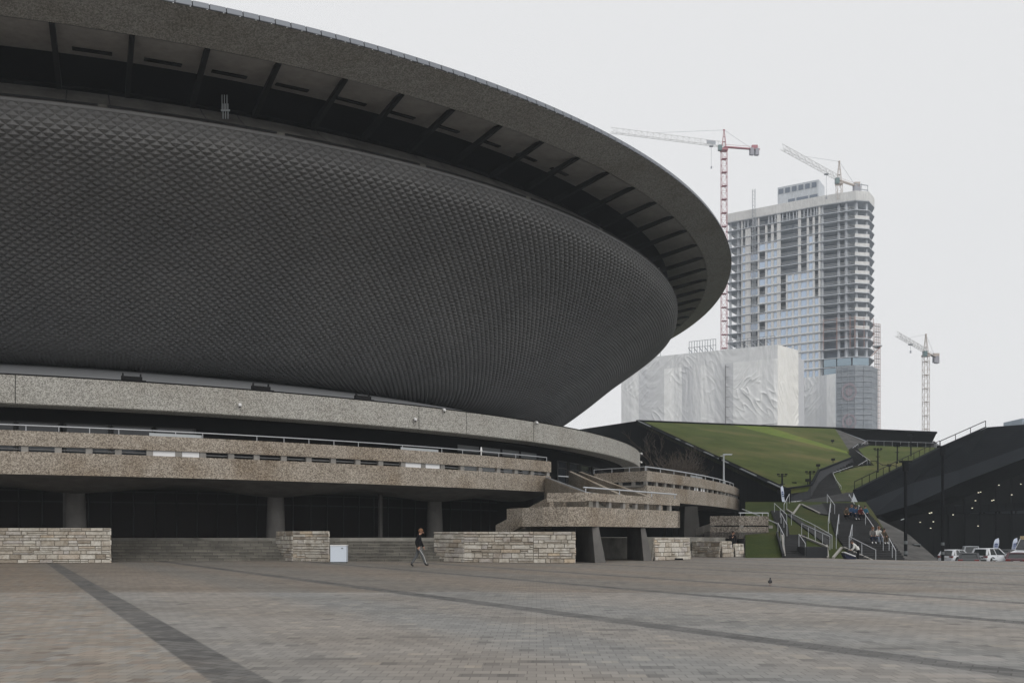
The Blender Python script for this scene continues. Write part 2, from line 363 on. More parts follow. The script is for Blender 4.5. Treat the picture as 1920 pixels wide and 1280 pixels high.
try: S.cycles.use_denoising=True
except Exception: pass

# ------------------------------------------------------------------ ground
mb=MB(); mb.face([(-2500,-2500,-1.46),(2500,-2500,-1.46),(2500,2500,-1.46),(-2500,2500,-1.46)])
tag(mb.build('ground',M['asphalt']),kind='structure')
plz=[(-170,-60),(120,-60),(120,42),(60,48.5),(29.4,53.6),(23.6,55.9),(20.6,61),(19.9,71),(21,82),(22,100),(10,220),(-170,220)]
mb=MB(); mb.prism(plz,-1.4,0.0); tag(mb.build('plaza',M['plaza']),kind='structure')
HK=.1485
def hill_z(Y): return min(HK*(Y-62),4.9)
def H(x,y,up=0.0):                    # pixel on the hill plane (raised by up)
    den=HK-(YH-y)/F
    Y=(HK*62-up+EYE)/den if den>1e-4 else 1e6
    if not (0<Y<95): 
        dz=4.9+up-EYE; Y=dz*F/max(YH-y,1e-3)
    return P(x,y,Y)
mb=MB()
hy=[56,62,70,78,86,95,104,118]
hxs=lambda y:[.25*y+(min(36,25.9+(y-62)*.31)-.25*y)*k/4 for k in range(5)]
for i in range(4):
    for j in range(len(hy)-1):
        a,b=hxs(hy[j]),hxs(hy[j+1]); mb.face([(a[i],hy[j],hill_z(hy[j])),(a[i+1],hy[j],hill_z(hy[j])),(b[i+1],hy[j+1],hill_z(hy[j+1])),(b[i],hy[j+1],hill_z(hy[j+1]))])
tag(mb.build('grass_slope',M['grass']),kind='structure')

# ------------------------------------------------------------------ the arena: a tilted dish on a round podium
CX,CY=-49.28,112.0
TA,TB=.057,-.014
ARENA=empty('sports_arena',(CX,CY,0),'dark saucer shaped concrete sports arena with tilted rim and pyramid clad underside','sports arena')
def AP(th,r,z,wt=0.0):
    x=CX+r*math.sin(th); y=CY-r*math.cos(th)
    return (x,y,z+wt*(TA*(x-CX)+TB*(y-CY)))
def ring(mb,prof,a0,a1,n,mi=0,cx=None,cy=None):
    full=abs(a1-a0-360)<1e-6
    for i in range(n):
        t0=R(a0+(a1-a0)*i/n); t1=R(a0+(a1-a0)*(i+1)/n)
        for k in range(len(prof)-1):
            q=[prof[k],prof[k],prof[k+1],prof[k+1]]; tt=[t0,t1,t1,t0]
            pts=[]
            for (r,z,wt),t_ in zip(q,tt):
                if cx is None: pts.append(AP(t_,r,z,wt))
                else: pts.append((cx+r*math.sin(t_),cy-r*math.cos(t_),z))
            mb.face(pts,mi)
mb=MB(); ring(mb,[(70.9,24.45,1),(71.2,24.29,1),(72.4,24.60,1),(73.56,24.95,1),(73.2,25.0,1)],0,360,360); mb.build('rim_band',M['rim'],ARENA,smooth=False)
mb=MB()
NC=560
for i in range(NC):
    t0=R(360*i/NC); t1=R(360*(i+.94)/NC)
    for a,b in (((73.6,24.955,1),(73.62,24.99,1)),((73.62,24.99,1),(73.50,25.31,1)),((73.50,25.31,1),(72.0,25.42,1))):
        mb.face([AP(t0,*a),AP(t1,*a),AP(t1,*b),AP(t0,*b)],0)
    t2=R(360*(i+1)/NC)
    for a,b in (((73.57,24.96,1),(73.58,24.99,1)),((73.58,24.99,1),(73.46,25.29,1))):
        mb.face([AP(t1,*a),AP(t2,*a),AP(t2,*b),AP(t1,*b)],1)
mb.build('coping',[M['coping'],M['rib']],ARENA)
mb=MB(); ring(mb,[(72.0,25.38,1),(50,28.0,1),(20,30.5,1),(.5,31.0,1)],0,360,120); mb.build('roof',M['coping'],ARENA)
# gallery under the rim
mb=MB(); ring(mb,[(70.95,24.40,1),(67.1,24.92,1)],0,360,240); ring(mb,[(67.1,24.92,1),(67.05,25.1,1)],0,360,240); mb.build('soffit',M['soffit'],ARENA)
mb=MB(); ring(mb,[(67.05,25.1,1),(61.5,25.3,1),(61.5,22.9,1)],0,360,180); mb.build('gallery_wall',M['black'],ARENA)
mb=MB(); ring(mb,[(63.6,23.3,1),(63.6,24.2,1)],-20,14,60); mb.build('gallery_window',M['glass_pale'],ARENA)
LEDGE=[(61.4,22.95,1),(65.6,23.45,1),(66.2,23.4,1),(66.6,23.0,1),(67.7,22.2,1),(68.05,22.0,1),(68.05,21.82,1),(67.5,21.7,1)]
mb=MB(); ring(mb,LEDGE,0,360,300); ld=mb.build('gallery_ledge',M['conc_ledge'],ARENA)
for k in range(42):
    a=-12+k*3.0+(1.2 if k%2 else 0); mb=MB()
    for q in range(1,6):
        p,p2=LEDGE[q],LEDGE[q+1]
        t0,t1=R(a+.06*q*.3),R(a+.06*q*.3+.05); t2,t3=R(a+.06*(q+1)*.3),R(a+.06*(q+1)*.3+.05)
        mb.face([AP(t0,p[0]+.012,p[1]+.012,1),AP(t1,p[0]+.012,p[1]+.012,1),AP(t3,p2[0]+.012,p2[1]+.012,1),AP(t2,p2[0]+.012,p2[1]+.012,1)])
    mb.build('ledge_joint',M['rib'],ARENA)
mb=MB()
for a0 in range(-16,110,8):
    mb2=[(68.07,22.0,1),(68.12,21.93,1),(68.10,21.86,1)]
    ring(mb,mb2,a0,a0+7.6,14)
mb.build('drip_edge',M['rib'],ARENA)
pts=[AP(R(a),65.9,23.75,1) for a in range(-20,115,2)]
mb=MB(); mb.tube(pts,.06,5)
for a in range(-20,115,2): mb.tube([AP(R(a),65.9,23.40,1),AP(R(a),65.9,23.75,1)],.03,4)
mb.build('gallery_rail',M['rib'],ARENA)
# ribs: angles read from the photograph
rib_px=[(97,44),(248,65.5),(390,91),(524,119),(650,148),(758,175),(851,206),(941,236),(1020,266),(1087,296),(1146,323),(1192,352),(1233,380),(1265,407),(1290,433),(1308,460),(1320,484)]
angs=[]
for x,y in rib_px:
    dx,dz=(x-960)/F,(YH-y)/F
    tt=(24.3-EYE-TA*CX-TB*CY)/(dz-TA*dx-TB); angs.append(math.degrees(math.atan2(dx*tt-CX,-(tt-CY))))
angs=[angs[0]-3.0*k for k in range(8,0,-1)]+angs
while angs[-1]<122: angs.append(angs[-1]+3.25)
def ribs_mesh(a):
    mb=MB(); t=R(a); wd=.13
    p0,p1=Vector(AP(t,71.12,24.31,1)),Vector(AP(t,66.2,23.45,1))
    n=Vector((math.cos(t),math.sin(t),0))*wd; up=Vector((0,0,1))
    a4=[p0-n-up*.03,p0+n-up*.03,p0+n+up*.22,p0-n+up*.22]; b4=[p1-n-up*.10,p1+n-up*.10,p1+n+up*.32,p1-n+up*.32]
    mb.face(a4); mb.face(b4[::-1])
    for i in range(4): j=(i+1)%4; mb.face([a4[i],b4[i],b4[j],a4[j]])
    return mb
for a in angs: ribs_mesh(a).build('rib',M['rib'],ARENA)
for a0,a1 in list(zip(angs,angs[1:]))[8:18]:
    mb=MB(); t0=R(a0+.62); t1=R(a0+2.25)
    p=[AP(t0,67.9,24.79,1),AP(t1,67.9,24.79,1),AP(t1,68.25,24.745,1),AP(t0,68.25,24.745,1)]
    mb.slab(p,(0,0,-.07)); mb.build('vent_slot',M['rib'],ARENA)
# clad shell made of small outward pyramids
ctrl=[(49,13.5,0),(51.5,13.25,.1),(54,13.45,.25),(56.5,14.45,.4),(59,15.72,.55),(61,16.8,.68),(63,17.85,.8),(66,19.32,.95),(67.4,20.15,1),(67.9,20.75,1),(68.0,21.70,1)]
def prof_at(t):
    k=t*(len(ctrl)-1); i=min(int(k),len(ctrl)-2); f=k-i
    p0,p1,p2,p3=[ctrl[max(0,min(len(ctrl)-1,j))] for j in (i-1,i,i+1,i+2)]
    return tuple(.5*((2*p1[q])+(-p0[q]+p2[q])*f+(2*p0[q]-5*p1[q]+4*p2[q]-p3[q])*f*f+(-p0[q]+3*p1[q]-3*p2[q]+p3[q])*f**3) for q in range(3))
samp=[prof_at(i/400) for i in range(401)]
L=[0]
for a,b in zip(samp,samp[1:]): L.append(L[-1]+math.hypot(b[0]-a[0],b[1]-a[1]))
def prof_len(s):
    s=max(0,min(L[-1],s)); i=1
    lo,hi=0,400
    while hi-lo>1:
        m_=(lo+hi)//2
        if L[m_]<=s: lo=m_
        else: hi=m_
    f=(s-L[lo])/max(1e-9,L[hi]-L[lo]); return tuple(samp[lo][q]*(1-f)+samp[hi][q]*f for q in range(3))
NR=90; DA=360/640.0/2
NA=int(136/DA)
rows=[prof_len(L[-1]*j/NR) for j in range(NR+1)]
vs=[];fs=[]
def addv(p): vs.append((p[0]-CX,p[1]-CY,p[2])); return len(vs)-1
grid={}
def gv(i,j):
    k=(i,j)
    if k not in grid: grid[k]=addv(AP(R(-22+i*DA),*rows[j]))
    return grid[k]
for j in range(0,NR+1):
    for i in range(NA+1):
        if (i+j)%2==0: continue
        # diamond centred on (i,j): corners left,right,top,bottom
        c=[(i-1,j),(i+1,j),(i,j+1),(i,j-1)]
        if i-1<0 or i+1>NA: continue
        r,z,wt=rows[j]; r2,z2,_=rows[min(j+1,NR)]; r1,z1,_=rows[max(j-1,0)]
        tr,tz=r2-r1,z2-z1; ln=math.hypot(tr,tz); nr,nz=tz/ln,-tr/ln
        off=.125; dn=off*(.5-1.35*abs(nz))
        ap=[addv(AP(R(-22+(i+q)*DA),r+nr*off-tr/ln*dn,z+nz*off-tz/ln*dn,wt)) for q in (-.22,.22)]
        l_,r_=gv(i-1,j),gv(i+1,j)
        if j+1<=NR: u_=gv(i,j+1); fs+= [(l_,ap[0],u_),(ap[0],ap[1],u_),(ap[1],r_,u_)]
        if j-1>=0: b_=gv(i,j-1); fs+= [(l_,b_,ap[0]),(ap[0],b_,ap[1]),(ap[1],b_,r_)]
me=bpy.data.meshes.new('shell'); me.from_pydata(vs,[],fs); me.materials.append(M['shell'])
bm=bmesh.new(); bm.from_mesh(me); bmesh.ops.recalc_face_normals(bm,faces=bm.faces); bm.to_mesh(me); bm.free()
o=bpy.data.objects.new('shell',me); COL.objects.link(o); o.parent=ARENA
mb=MB(); ring(mb,[r_ for r_ in rows[::6]]+[rows[-1]],113.5,338.5,110); mb.build('shell_back',M['shell'],ARENA)
mb=MB(); ring(mb,[(r-.12,z+.1,w_) for r,z,w_ in rows[::5]]+[(67.8,21.7,1)],-24,116,160); mb.build('shell_lining',M['black'],ARENA)
mb=MB(); ring(mb,[(67.95,21.6,1),(68.06,21.66,1),(68.06,21.82,1)],0,360,300); mb.build('shell_lip',M['shell'],ARENA)

# podium: sloping roof strip, big aggregate fascia, recessed windows
ZF0,ZF1,RF=8.77,10.42,64.05
mb=MB(); ring(mb,[(63.9,10.36,0),(49.0,13.52,0),(47.0,13.6,0)],0,360,240); mb.build('podium_roof',M['grey_strip'],ARENA)
mb=MB(); ring(mb,[(62.3,8.80,0),(63.98,ZF0,0),(RF,ZF0+.06,0),(RF,ZF1-.05,0),(63.98,ZF1,0),(63.5,ZF1,0)],0,360,300); FAS=mb.build('fascia',M['fascia'],ARENA)
mb=MB(); ring(mb,[(RF+.01,ZF1-.04,0),(RF+.05,ZF1+.03,0),(RF-.2,ZF1+.05,0)],0,360,240); mb.build('fascia_flashing',M['rib'],ARENA)
mb=MB()
def th_at(x,r=RF,c=(CX,CY),far=False):          # angle on a circle under picture column x
    k=(x-960)/F; A=1+k*k; B=-2*(k*c[0]+c[1]); C_=c[0]**2+c[1]**2-r*r
    dsc=B*B-4*A*C_
    Y=(-B-math.sqrt(max(dsc,0)))/(2*A); X=k*Y
    return math.atan2(X-c[0],-(Y-c[1]))
for x in (28,785,874,1000):
    t=th_at(x); p=[AP(t,RF+.006,ZF0+.02),AP(t+.0006,RF+.006,ZF0+.02),AP(t+.0006,RF+.006,ZF1-.02),AP(t,RF+.006,ZF1-.02)]; mb=MB(); mb.face(p); mb.build('panel_joint',M['black'],ARENA)
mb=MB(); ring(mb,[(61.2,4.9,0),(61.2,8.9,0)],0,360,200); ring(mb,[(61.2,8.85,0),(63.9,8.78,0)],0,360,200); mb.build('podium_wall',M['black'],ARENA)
# windows between fascia and terrace
def win(x0,x1,z0,z1,mt,name,r=61.35,frame=True):
    t0,t1=th_at(x0,r),th_at(x1,r); mb=MB(); n=4
    for i in range(n):
        a=t0+(t1-t0)*i/n; b=t0+(t1-t0)*(i+1)/n
        mb.face([AP(a,r,z0),AP(b,r,z0),AP(b,r,z1),AP(a,r,z1)])
    o=mb.build(name,mt,ARENA)
    if frame:
        mb=MB()
        for t_ in (t0,t1): mb.beam(AP(t_,r+.05,z0),AP(t_,r+.05,z1),.12,.12)
        for zz in (z0,z1,z0+(z1-z0)*.72): mb.beam(AP(t0,r+.05,zz),AP(t1,r+.05,zz),.08,.08)
        mb.build('window_frame',M['frame_dark'],o)
for x0,x1 in ((-60,28),(32,112),(122,205),(210,286),(292,365)): win(x0,x1,5.9,8.1,M['glass_dark'],'window')
for x0,x1 in ((858,898),(903,938),(942,973),(977,1006)):
    win(x0,x1,7.85,8.35,M['glass_pale'],'window',frame=False); win(x0,x1,5.8,7.7,M['glass_pale'] if x0<970 else M['glass_dark'],'window')
for x0,x1 in ((1008,1018),(1045,1062),(1066,1084),(1088,1106),(1110,1124)): win(x0,x1,5.8,8.0,M['glass_dark'],'window')
win(1126,1155,5.8,7.9,M['glass_pale'],'window')

# left terrace
LC=(-51.08,114.19); LR=70.0; LZ0,LZ1=4.70,6.985
def LPt(t,r,z): return (LC[0]+r*math.sin(t),LC[1]-r*math.cos(t),z)
tl1=th_at(1033,LR,LC); tl0=R(-25)
def arcring(mb,c,prof,t0,t1,n):
    for i in range(n):
        a=t0+(t1-t0)*i/n; b=t0+(t1-t0)*(i+1)/n
        for k in range(len(prof)-1):
            (r0,z0),(r1,z1)=prof[k],prof[k+1]
            mb.face([(c[0]+r*math.sin(q),c[1]-r*math.cos(q),z) for r,z,q in ((r0,z0,a),(r0,z0,b),(r1,z1,b),(r1,z1,a))])
    for q in (t0,t1):
        if prof[0]==prof[-1]: mb.face([(c[0]+r*math.sin(q),c[1]-r*math.cos(q),z) for r,z in prof[:-1]])
def rect(r0,r1,z0,z1): return [(r1,z0),(r1,z1),(r0,z1),(r0,z0),(r1,z0)]
def parapet(name_c,c,rad,z0,z1,ta,tb,n,posts_t,parent,skip=()):
    h=z1-z0
    zb=z0+h*.52; zg=z0+h*.655      # top of lower band, bottom of upper beam
    mb=MB(); arcring(mb,c,rect(rad-.28,rad,z0,zb),ta,tb,n); lower=mb.build('parapet_panel',M['terrace'],parent)
    mb=MB(); arcring(mb,c,rect(rad-.30,rad+.02,zg,z1),ta,tb,n); mb.build('parapet_beam',M['terrace'],parent)
    return zb,zg
zb,zg=parapet('terrace',LC,LR,LZ0,LZ1,tl0,tl1,90,None,ARENA)
def post_at(c,t,r,z0,z1,w=.34,parent=None,name='parapet_post'):
    mb=MB(); p=(c[0]+r*math.sin(t),c[1]-r*math.cos(t),(z0+z1)/2); mb.box(p,(w,.22,z1-z0),t); return mb.build(name,M['conc'],parent or ARENA)
post_px=[-14,46,109,167,222,281,335,381,434,482,533,580,626,672,715,757,795,831,868,902,936,969,999,1029]
for x in post_px: post_at(LC,th_at(x,LR,LC),LR-.16,zb,zg)
# white boards filling some gaps, boards clipped over the beam
for x0,x1 in ((286,330),(342,374),(761,791),(799,826)):
    t0,t1=th_at(x0,LR,LC),th_at(x1,LR,LC); mb=MB(); mb.slab([LPt(t0,LR-.1,zb),LPt(t1,LR-.1,zb),LPt(t1,LR-.1,zg),LPt(t0,LR-.1,zg)],(0,.05,0)); mb.build('gap_board',M['white'],ARENA)
for x0,x1 in ((281,380),(757,828)):
    t0,t1=th_at(x0,LR,LC),th_at(x1,LR,LC); mb=MB(); mb.slab([LPt(t0,LR-.36,LZ1-.05),LPt(t1,LR-.36,LZ1-.05),LPt(t1,LR-.36,LZ1+.2),LPt(t0,LR-.36,LZ1+.2)],(0,.05,0)); mb.build('notice_board',M['lamp_grey'],ARENA)
def handrail(pts,posts,r=.035,parent=None,m='rail',name='handrail'):
    mb=MB(); mb.tube(pts,r,6)
    for a,b in posts: mb.tube([a,b],r*.7,5)
    return mb.build(name,M[m],parent)
te=th_at(1028,LR,LC)
n=60; pts=[LPt(tl0+(te-tl0)*i/n,LR-.15,LZ1+.30) for i in range(n+1)]
handrail(pts,[(LPt(th_at(x,LR,LC),LR-.15,LZ1-.02),LPt(th_at(x,LR,LC),LR-.15,LZ1+.30)) for x in (48,110,168,223,330,381,483,534,581,628,674,757,831,870,938,970,1028)],.03,ARENA)
pts=[LPt(tl0+(te-tl0)*i/n,LR-.32,zb+.16) for i in range(n+1)]
handrail(pts,[],.03,ARENA)
mb=MB(); arcring(mb,LC,[(LR-.28,5.9),(60.5,5.9)],tl0,tl1,80); mb.build('terrace_deck',M['conc'],ARENA)
# soffit of the terrace: shallow vaults that drop to the columns
col_px=[(-160,13.0),(142,13.0),(517,13.0),(815,13.0)]
cols=[(th_at(x,65.6,LC),65.6) for x,_ in col_px]
cols+= [(tl1+.03,66.6)]
def sof(t,r):
    s=0
    for tc,rc in cols:
        d=abs(t-tc)*r/5.2; d2=(r-rc)/4.0
        s=max(s,max(0,1-math.sqrt(d*d+d2*d2)))
    return LZ0-.02-.22*min(1,(LR-.3-r)/2.0)-.65*s**1.0
mb=MB(); na,nr=130,10
for i in range(na):
    for k in range(nr):
        q=[]
        for di,dk in ((0,0),(1,0),(1,1),(0,1)):
            t=tl0+(tl1-tl0)*(i+di)/na; r=LR-.05-(LR-57.0)*(k+dk)/nr; q.append(LPt(t,r,sof(t,r)))
        mb.face(q)
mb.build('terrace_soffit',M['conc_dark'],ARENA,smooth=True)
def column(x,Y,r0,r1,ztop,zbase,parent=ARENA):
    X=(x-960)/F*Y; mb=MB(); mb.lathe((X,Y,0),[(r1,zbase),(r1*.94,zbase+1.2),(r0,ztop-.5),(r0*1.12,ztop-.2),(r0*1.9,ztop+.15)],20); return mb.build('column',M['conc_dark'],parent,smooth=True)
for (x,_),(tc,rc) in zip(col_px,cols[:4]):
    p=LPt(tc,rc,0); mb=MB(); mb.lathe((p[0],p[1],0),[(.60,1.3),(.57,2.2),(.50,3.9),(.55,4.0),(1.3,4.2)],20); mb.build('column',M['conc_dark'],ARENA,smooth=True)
for x in (122,713):
    t=th_at(x,65.0,LC); p=LPt(t,65.0,0); mb=MB(); mb.box((p[0],p[1],2.9),(.22,.22,3.1),t); mb.build('service_post',M['conc_dark'],ARENA)
# dark ground floor wall and raised floor with the entrance steps
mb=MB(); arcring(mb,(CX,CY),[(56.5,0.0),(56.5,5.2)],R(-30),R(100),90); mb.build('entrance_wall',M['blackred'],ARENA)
mb=MB()
for k in range(46):
    t=R(-4+k*1.35); mb.beam(AP(t,56.62,1.3),AP(t,56.62,4.9),.10,.08)
for z in (3.6,4.3): 
    ring(mb,[(56.58,z,0),(56.58,z+.08,0)],-4,58,60)
mb.build('door_frame',M['frame_dark'],ARENA)
mb=MB(); mb.prism([(-75,56.6),(-12.6,56.6),(-10.2,55.4),(-1.5,55.2),(6,58.5),(16,70),(16,95),(-75,95)],.02,1.34); mb.build('entrance_floor',M['step'],ARENA)
ns=8
for fx0,fy0,fx1,fy1,bx0,by0,bx1,by1 in ((-33,54.2,-12.9,54.6,-33,56.7,-13.1,56.7),(-10.6,53.3,-2.2,52.9,-10.6,55.5,-2.4,55.4)):
    for k in range(1,ns):
        f=1-k/ns; z1=1.34*k/ns; g=(k-1)/ns
        mb=MB(); mb.prism([(fx0+(bx0-fx0)*g,fy0+(by0-fy0)*g),(fx1+(bx1-fx1)*g,fy1+(by1-fy1)*g),(bx1,by1),(bx0,by0)],z1-.05,z1); mb.prism([(fx0+(bx0-fx0)*g,fy0+(by0-fy0)*g+.05),(fx1+(bx1-fx1)*g-.01,fy1+(by1-fy1)*g+.05),(bx1-.01,by1),(bx0,by0)],z1-1.34/ns+.004,z1-.05); mb.build('entrance_step',M['step_blk'],ARENA)
# ------------------------------------------------------------------ split stone walls, each a thing
def stone_wall(label,front,depth_dir,hgt,thick,batter=0.0,z0=0.0):
    """front: list of plan points from left to right (outer face); the wall body lies on the depth_dir side."""
    a=Vector((front[0][0],front[0][1],0)); root=empty('stone_wall',(a.x,a.y,z0),label,'stone wall','split stone walls beside the entrance steps')
    dd=Vector((depth_dir[0],depth_dir[1],0)).normalized()
    sides=[(Vector((*front[i],0)),Vector((*front[i+1],0))) for i in range(len(front)-1)]
    l0=Vector((*front[0],0)); l1=Vector((*front[-1],0))
    sides=[(l0+dd*thick,l0)]+sides+[(l1,l1+dd*thick)]
    core=MB(); poly=[Vector((*p,0)) for p in front]+[l1+dd*thick,l0+dd*thick]
    cen=sum(poly,Vector((0,0,0)))/len(poly)
    core.prism([(p+(cen-p).normalized()*.03)[:2] for p in poly],z0+.0,z0+hgt-.03); core.build('wall_core',M['mortar'],root)
    st=MB(); cap=MB()
    for a,b in sides:
        ln=(b-a).length; d=(b-a)/ln; nrm=Vector((d.y,-d.x,0))
        z=0.0
        while z<hgt-.04:
            h=random.choice((.15,.20,.24,.27,.30)); h=min(h,hgt-z)
            if hgt-z-h<.07: h=hgt-z
            s=0.0
            while s<ln-.02:
                w=random.choice((.3,.45,.6,.75,.95))*random.uniform(.85,1.2); w=min(w,ln-s)
                if ln-s-w<.12: w=ln-s
                out=random.uniform(.012,.06); g=.010
                hh=[h]
                if h>.19 and random.random()<.3: hh=[h*.45,h*.55]
                zz=z
                for q in hh:
                    tint=min(1,max(0,random.gauss(.5,.24))); bt=batter*(1-(zz+q/2)/hgt)
                    f0=a+d*(s+g)+nrm*bt; f1=a+d*(s+w-g)+nrm*bt
                    zl,zh=z0+zz+g,z0+zz+q-g*.6
                    def V(p,o,zv): return Vector((p.x,p.y,zv))+nrm*o
                    bk=[V(f0,-.03,zl),V(f1,-.03,zl),V(f1,-.03,zh),V(f0,-.03,zh)]
                    e=.02; fr=[V(f0+d*e,out,zl+e),V(f1-d*e,out*random.uniform(.6,1.2),zl+e),V(f1-d*e,out,zh-e),V(f0+d*e,out*random.uniform(.6,1.2),zh-e)]
                    st.face(fr,0,tint)
                    for i in range(4):
                        j=(i+1)%4; st.face([bk[i],bk[j],fr[j],fr[i]],0,tint)
                    zz+=q
                s+=w
            z+=h
    st.build('stone_facing',M['stone'],root,fix=False)
    cap.prism([p[:2] for p in poly],z0+hgt-.03,z0+hgt); cap.build('wall_top',M['mortar'],root)
    return root
def gp(x,y): Y=EYE*F/(y-YH); return ((x-960)/F*Y,Y)
def radial(p): v=Vector((CX-p[0],CY-p[1])); return (v.x,v.y)
p0,p1=gp(-160,1056.0),gp(207,1055)
stone_wall('long pale stone wall cut off by the frame, nearest the dark corner column',[p0,p1],radial(p1),1.9,3.2)
p0,p1=gp(549,1052),gp(617,1053)
stone_wall('short stone wall between two flights of steps, right behind the white cabinet',[p0,p1],radial(p0),1.74,3.0)
p0,p1,p2=gp(870,1054),gp(1000,1055.2),gp(1079,1055.5)
stone_wall('longest stone wall, beside the walking man and left of the slanting pier',[p0,p1,p2],radial(p0),1.70,3.0)
p0,p1=gp(1226,1050.5),gp(1292,1048.5)
stone_wall('battered rough stone wall block just right of the two slanting piers',[p0,p1],(.15,1),1.36,2.5,batter=.10)
p0,p1=gp(1352,1044.8),gp(1371,1044.2)
q0=gp(1300,1043)
stone_wall('pale ended stone wall standing behind the person in dark clothes',[q0,p0,p1],(.2,1),1.1,2.0,batter=.15)
p0,p1=gp(1377,1043.8),gp(1393,1043.5)
stone_wall('small grey stone wall stub under the rear stair landing',[p0,p1],(.2,1),.92,1.8,batter=.12)

# ------------------------------------------------------------------ stair landing, flights and the far terrace (parts of the arena)
def poly_band(path,z0,z1,th,name,mt='terrace',parent=ARENA):
    """upright band following a plan path"""
    mb=MB(); pts=[Vector((p[0],p[1],0)) for p in path]; n=len(pts); nr=[]
    for i in range(n):
        d=(pts[min(i+1,n-1)]-pts[max(i-1,0)]).normalized(); nr.append(Vector((-d.y,d.x,0)))
    A=[p for p in pts]; B=[p+q*th for p,q in zip(pts,nr)]
    f0=z0 if callable(z0) else (lambda i:z0); f1=z1 if callable(z1) else (lambda i:z1)
    V=lambda p,z:(p.x,p.y,z)
    for i in range(n-1):
        a,b,c,d_=A[i],A[i+1],B[i+1],B[i]
        mb.face([V(a,f0(i)),V(b,f0(i+1)),V(b,f1(i+1)),V(a,f1(i))]); mb.face([V(c,f0(i+1)),V(d_,f0(i)),V(d_,f1(i)),V(c,f1(i+1))])
        mb.face([V(a,f1(i)),V(b,f1(i+1)),V(c,f1(i+1)),V(d_,f1(i))]); mb.face([V(b,f0(i+1)),V(a,f0(i)),V(d_,f0(i)),V(c,f0(i+1))])
    for i in (0,n-1): mb.face([V(A[i],f0(i)),V(B[i],f0(i)),V(B[i],f1(i)),V(A[i],f1(i))])
    return mb.build(name,M[mt],parent)
A0=P(1097,924,50); A1=P(1275,936,59)
dirf=Vector((A1.x-A0.x,A1.y-A0.y)).normalized(); nin=Vector((-dirf.y,dirf.x))
Lz0,Lza,Lzb,Lz1=1.98,3.02,3.36,3.80
fp=[(-.3,53.6),(.55,51.8),(1.7,50.6),(3.0,50.0),(A0.x,A0.y),(A1.x,A1.y)]
poly_band(fp,Lz0,Lza,.30,'landing_panel')
poly_band([(A0.x,A0.y),(A1.x-dirf.x*.02,A1.y-dirf.y*.02)],Lzb,Lz1,.32,'landing_beam')
poly_band([(1.9,50.9),(A0.x-.02,A0.y+.02)],Lzb-.05,Lz1,.32,'landing_beam')
for x in (1122,1146,1172,1195,1217,1239,1259):
    k=(x-1097)/(1275-1097); k=k*A0.y/(A1.y+(A0.y-A1.y)*k) if True else k
    p=Vector((A0.x,A0.y)).lerp(Vector((A1.x,A1.y)),k)+nin*.16
    mb=MB(); mb.box((p.x,p.y,(Lza+Lzb)/2),(.26,.2,Lzb-Lza),math.atan2(dirf.y,dirf.x)); mb.build('parapet_post',M['conc'],ARENA)
B0=Vector((A0.x,A0.y,0))+Vector((nin.x,nin.y,0))*.1; B1=Vector((A1.x,A1.y,0))+Vector((nin.x,nin.y,0))*.1-Vector((dirf.x,dirf.y,0))*.3
handrail([B0+Vector((0,0,Lz1+.27)),B1+Vector((0,0,Lz1+.27))],[(B0.lerp(B1,k)+Vector((0,0,Lz1)),B0.lerp(B1,k)+Vector((0,0,Lz1+.27))) for k in (.02,.35,.7,.98)],.045,ARENA,'white_rail')
back=[(A1.x+nin.x*3.6,A1.y+nin.y*3.6),(2.2,57.5),(-.3,57.0)]
fpc=Vector((3.5,54.5)); mb=MB(); mb.prism([tuple(Vector(p).lerp(fpc,.06)) for p in fp+back],Lz0+.05,2.72); mb.build('landing_slab',M['conc_dark'],ARENA)
poly_band([(A1.x,A1.y),back[0]],Lz0,Lza,.3,'landing_panel'); 
# two slanting piers carry it
def pier(label_parent,x0,x1,Y,ztop,lean=.28,dep=2.6,name='pier',zb=0.0,mt='conc_dark'):
    X0,X1=(x0-960)/F*Y,(x1-960)/F*Y; mb=MB()
    b=[(X0-.05,Y-.05),(X1+lean,Y-.05),(X1+lean,Y+dep),(X0-.05,Y+dep)]; tp=[(X0+.05,Y),(X1-lean*.4,Y),(X1-lean*.4,Y+dep),(X0+.05,Y+dep)]
    B=[(x,y,zb) for x,y in b]; T=[(x,y,ztop) for x,y in tp]
    mb.face(B[::-1]); mb.face(T)
    for i in range(4): j=(i+1)%4; mb.face([B[i],B[j],T[j],T[i]])
    return mb.build(name,M[mt],ARENA)
def fin_pier(xl,xf,xr,Y,dep,ztop):
    mb=MB(); B=[P(xf,1003,Y),P(xr,1003,Y+.15),P(xr-26,1003,Y+dep+.4),P(xl,1003,Y+dep)]; T=[P(xf-6,1003,Y+.35),P(xr-14,1003,Y+.5),P(xr-28,1003,Y+dep+.4),P(xl,1003,Y+dep)]
    B=[(p.x,p.y,0) for p in B]; T=[(p.x,p.y,ztop) for p in T]; mb.face(B[::-1]); mb.face(T)
    for i in range(4): j=(i+1)%4; mb.face([B[i],B[j],T[j],T[i]])
    return mb.build('pier',M['conc_dark'],ARENA)
fin_pier(1079,1116,1136,50.6,3.4,Lz0+.06); fin_pier(1176,1207,1223,55.0,3.2,Lz0+.06)
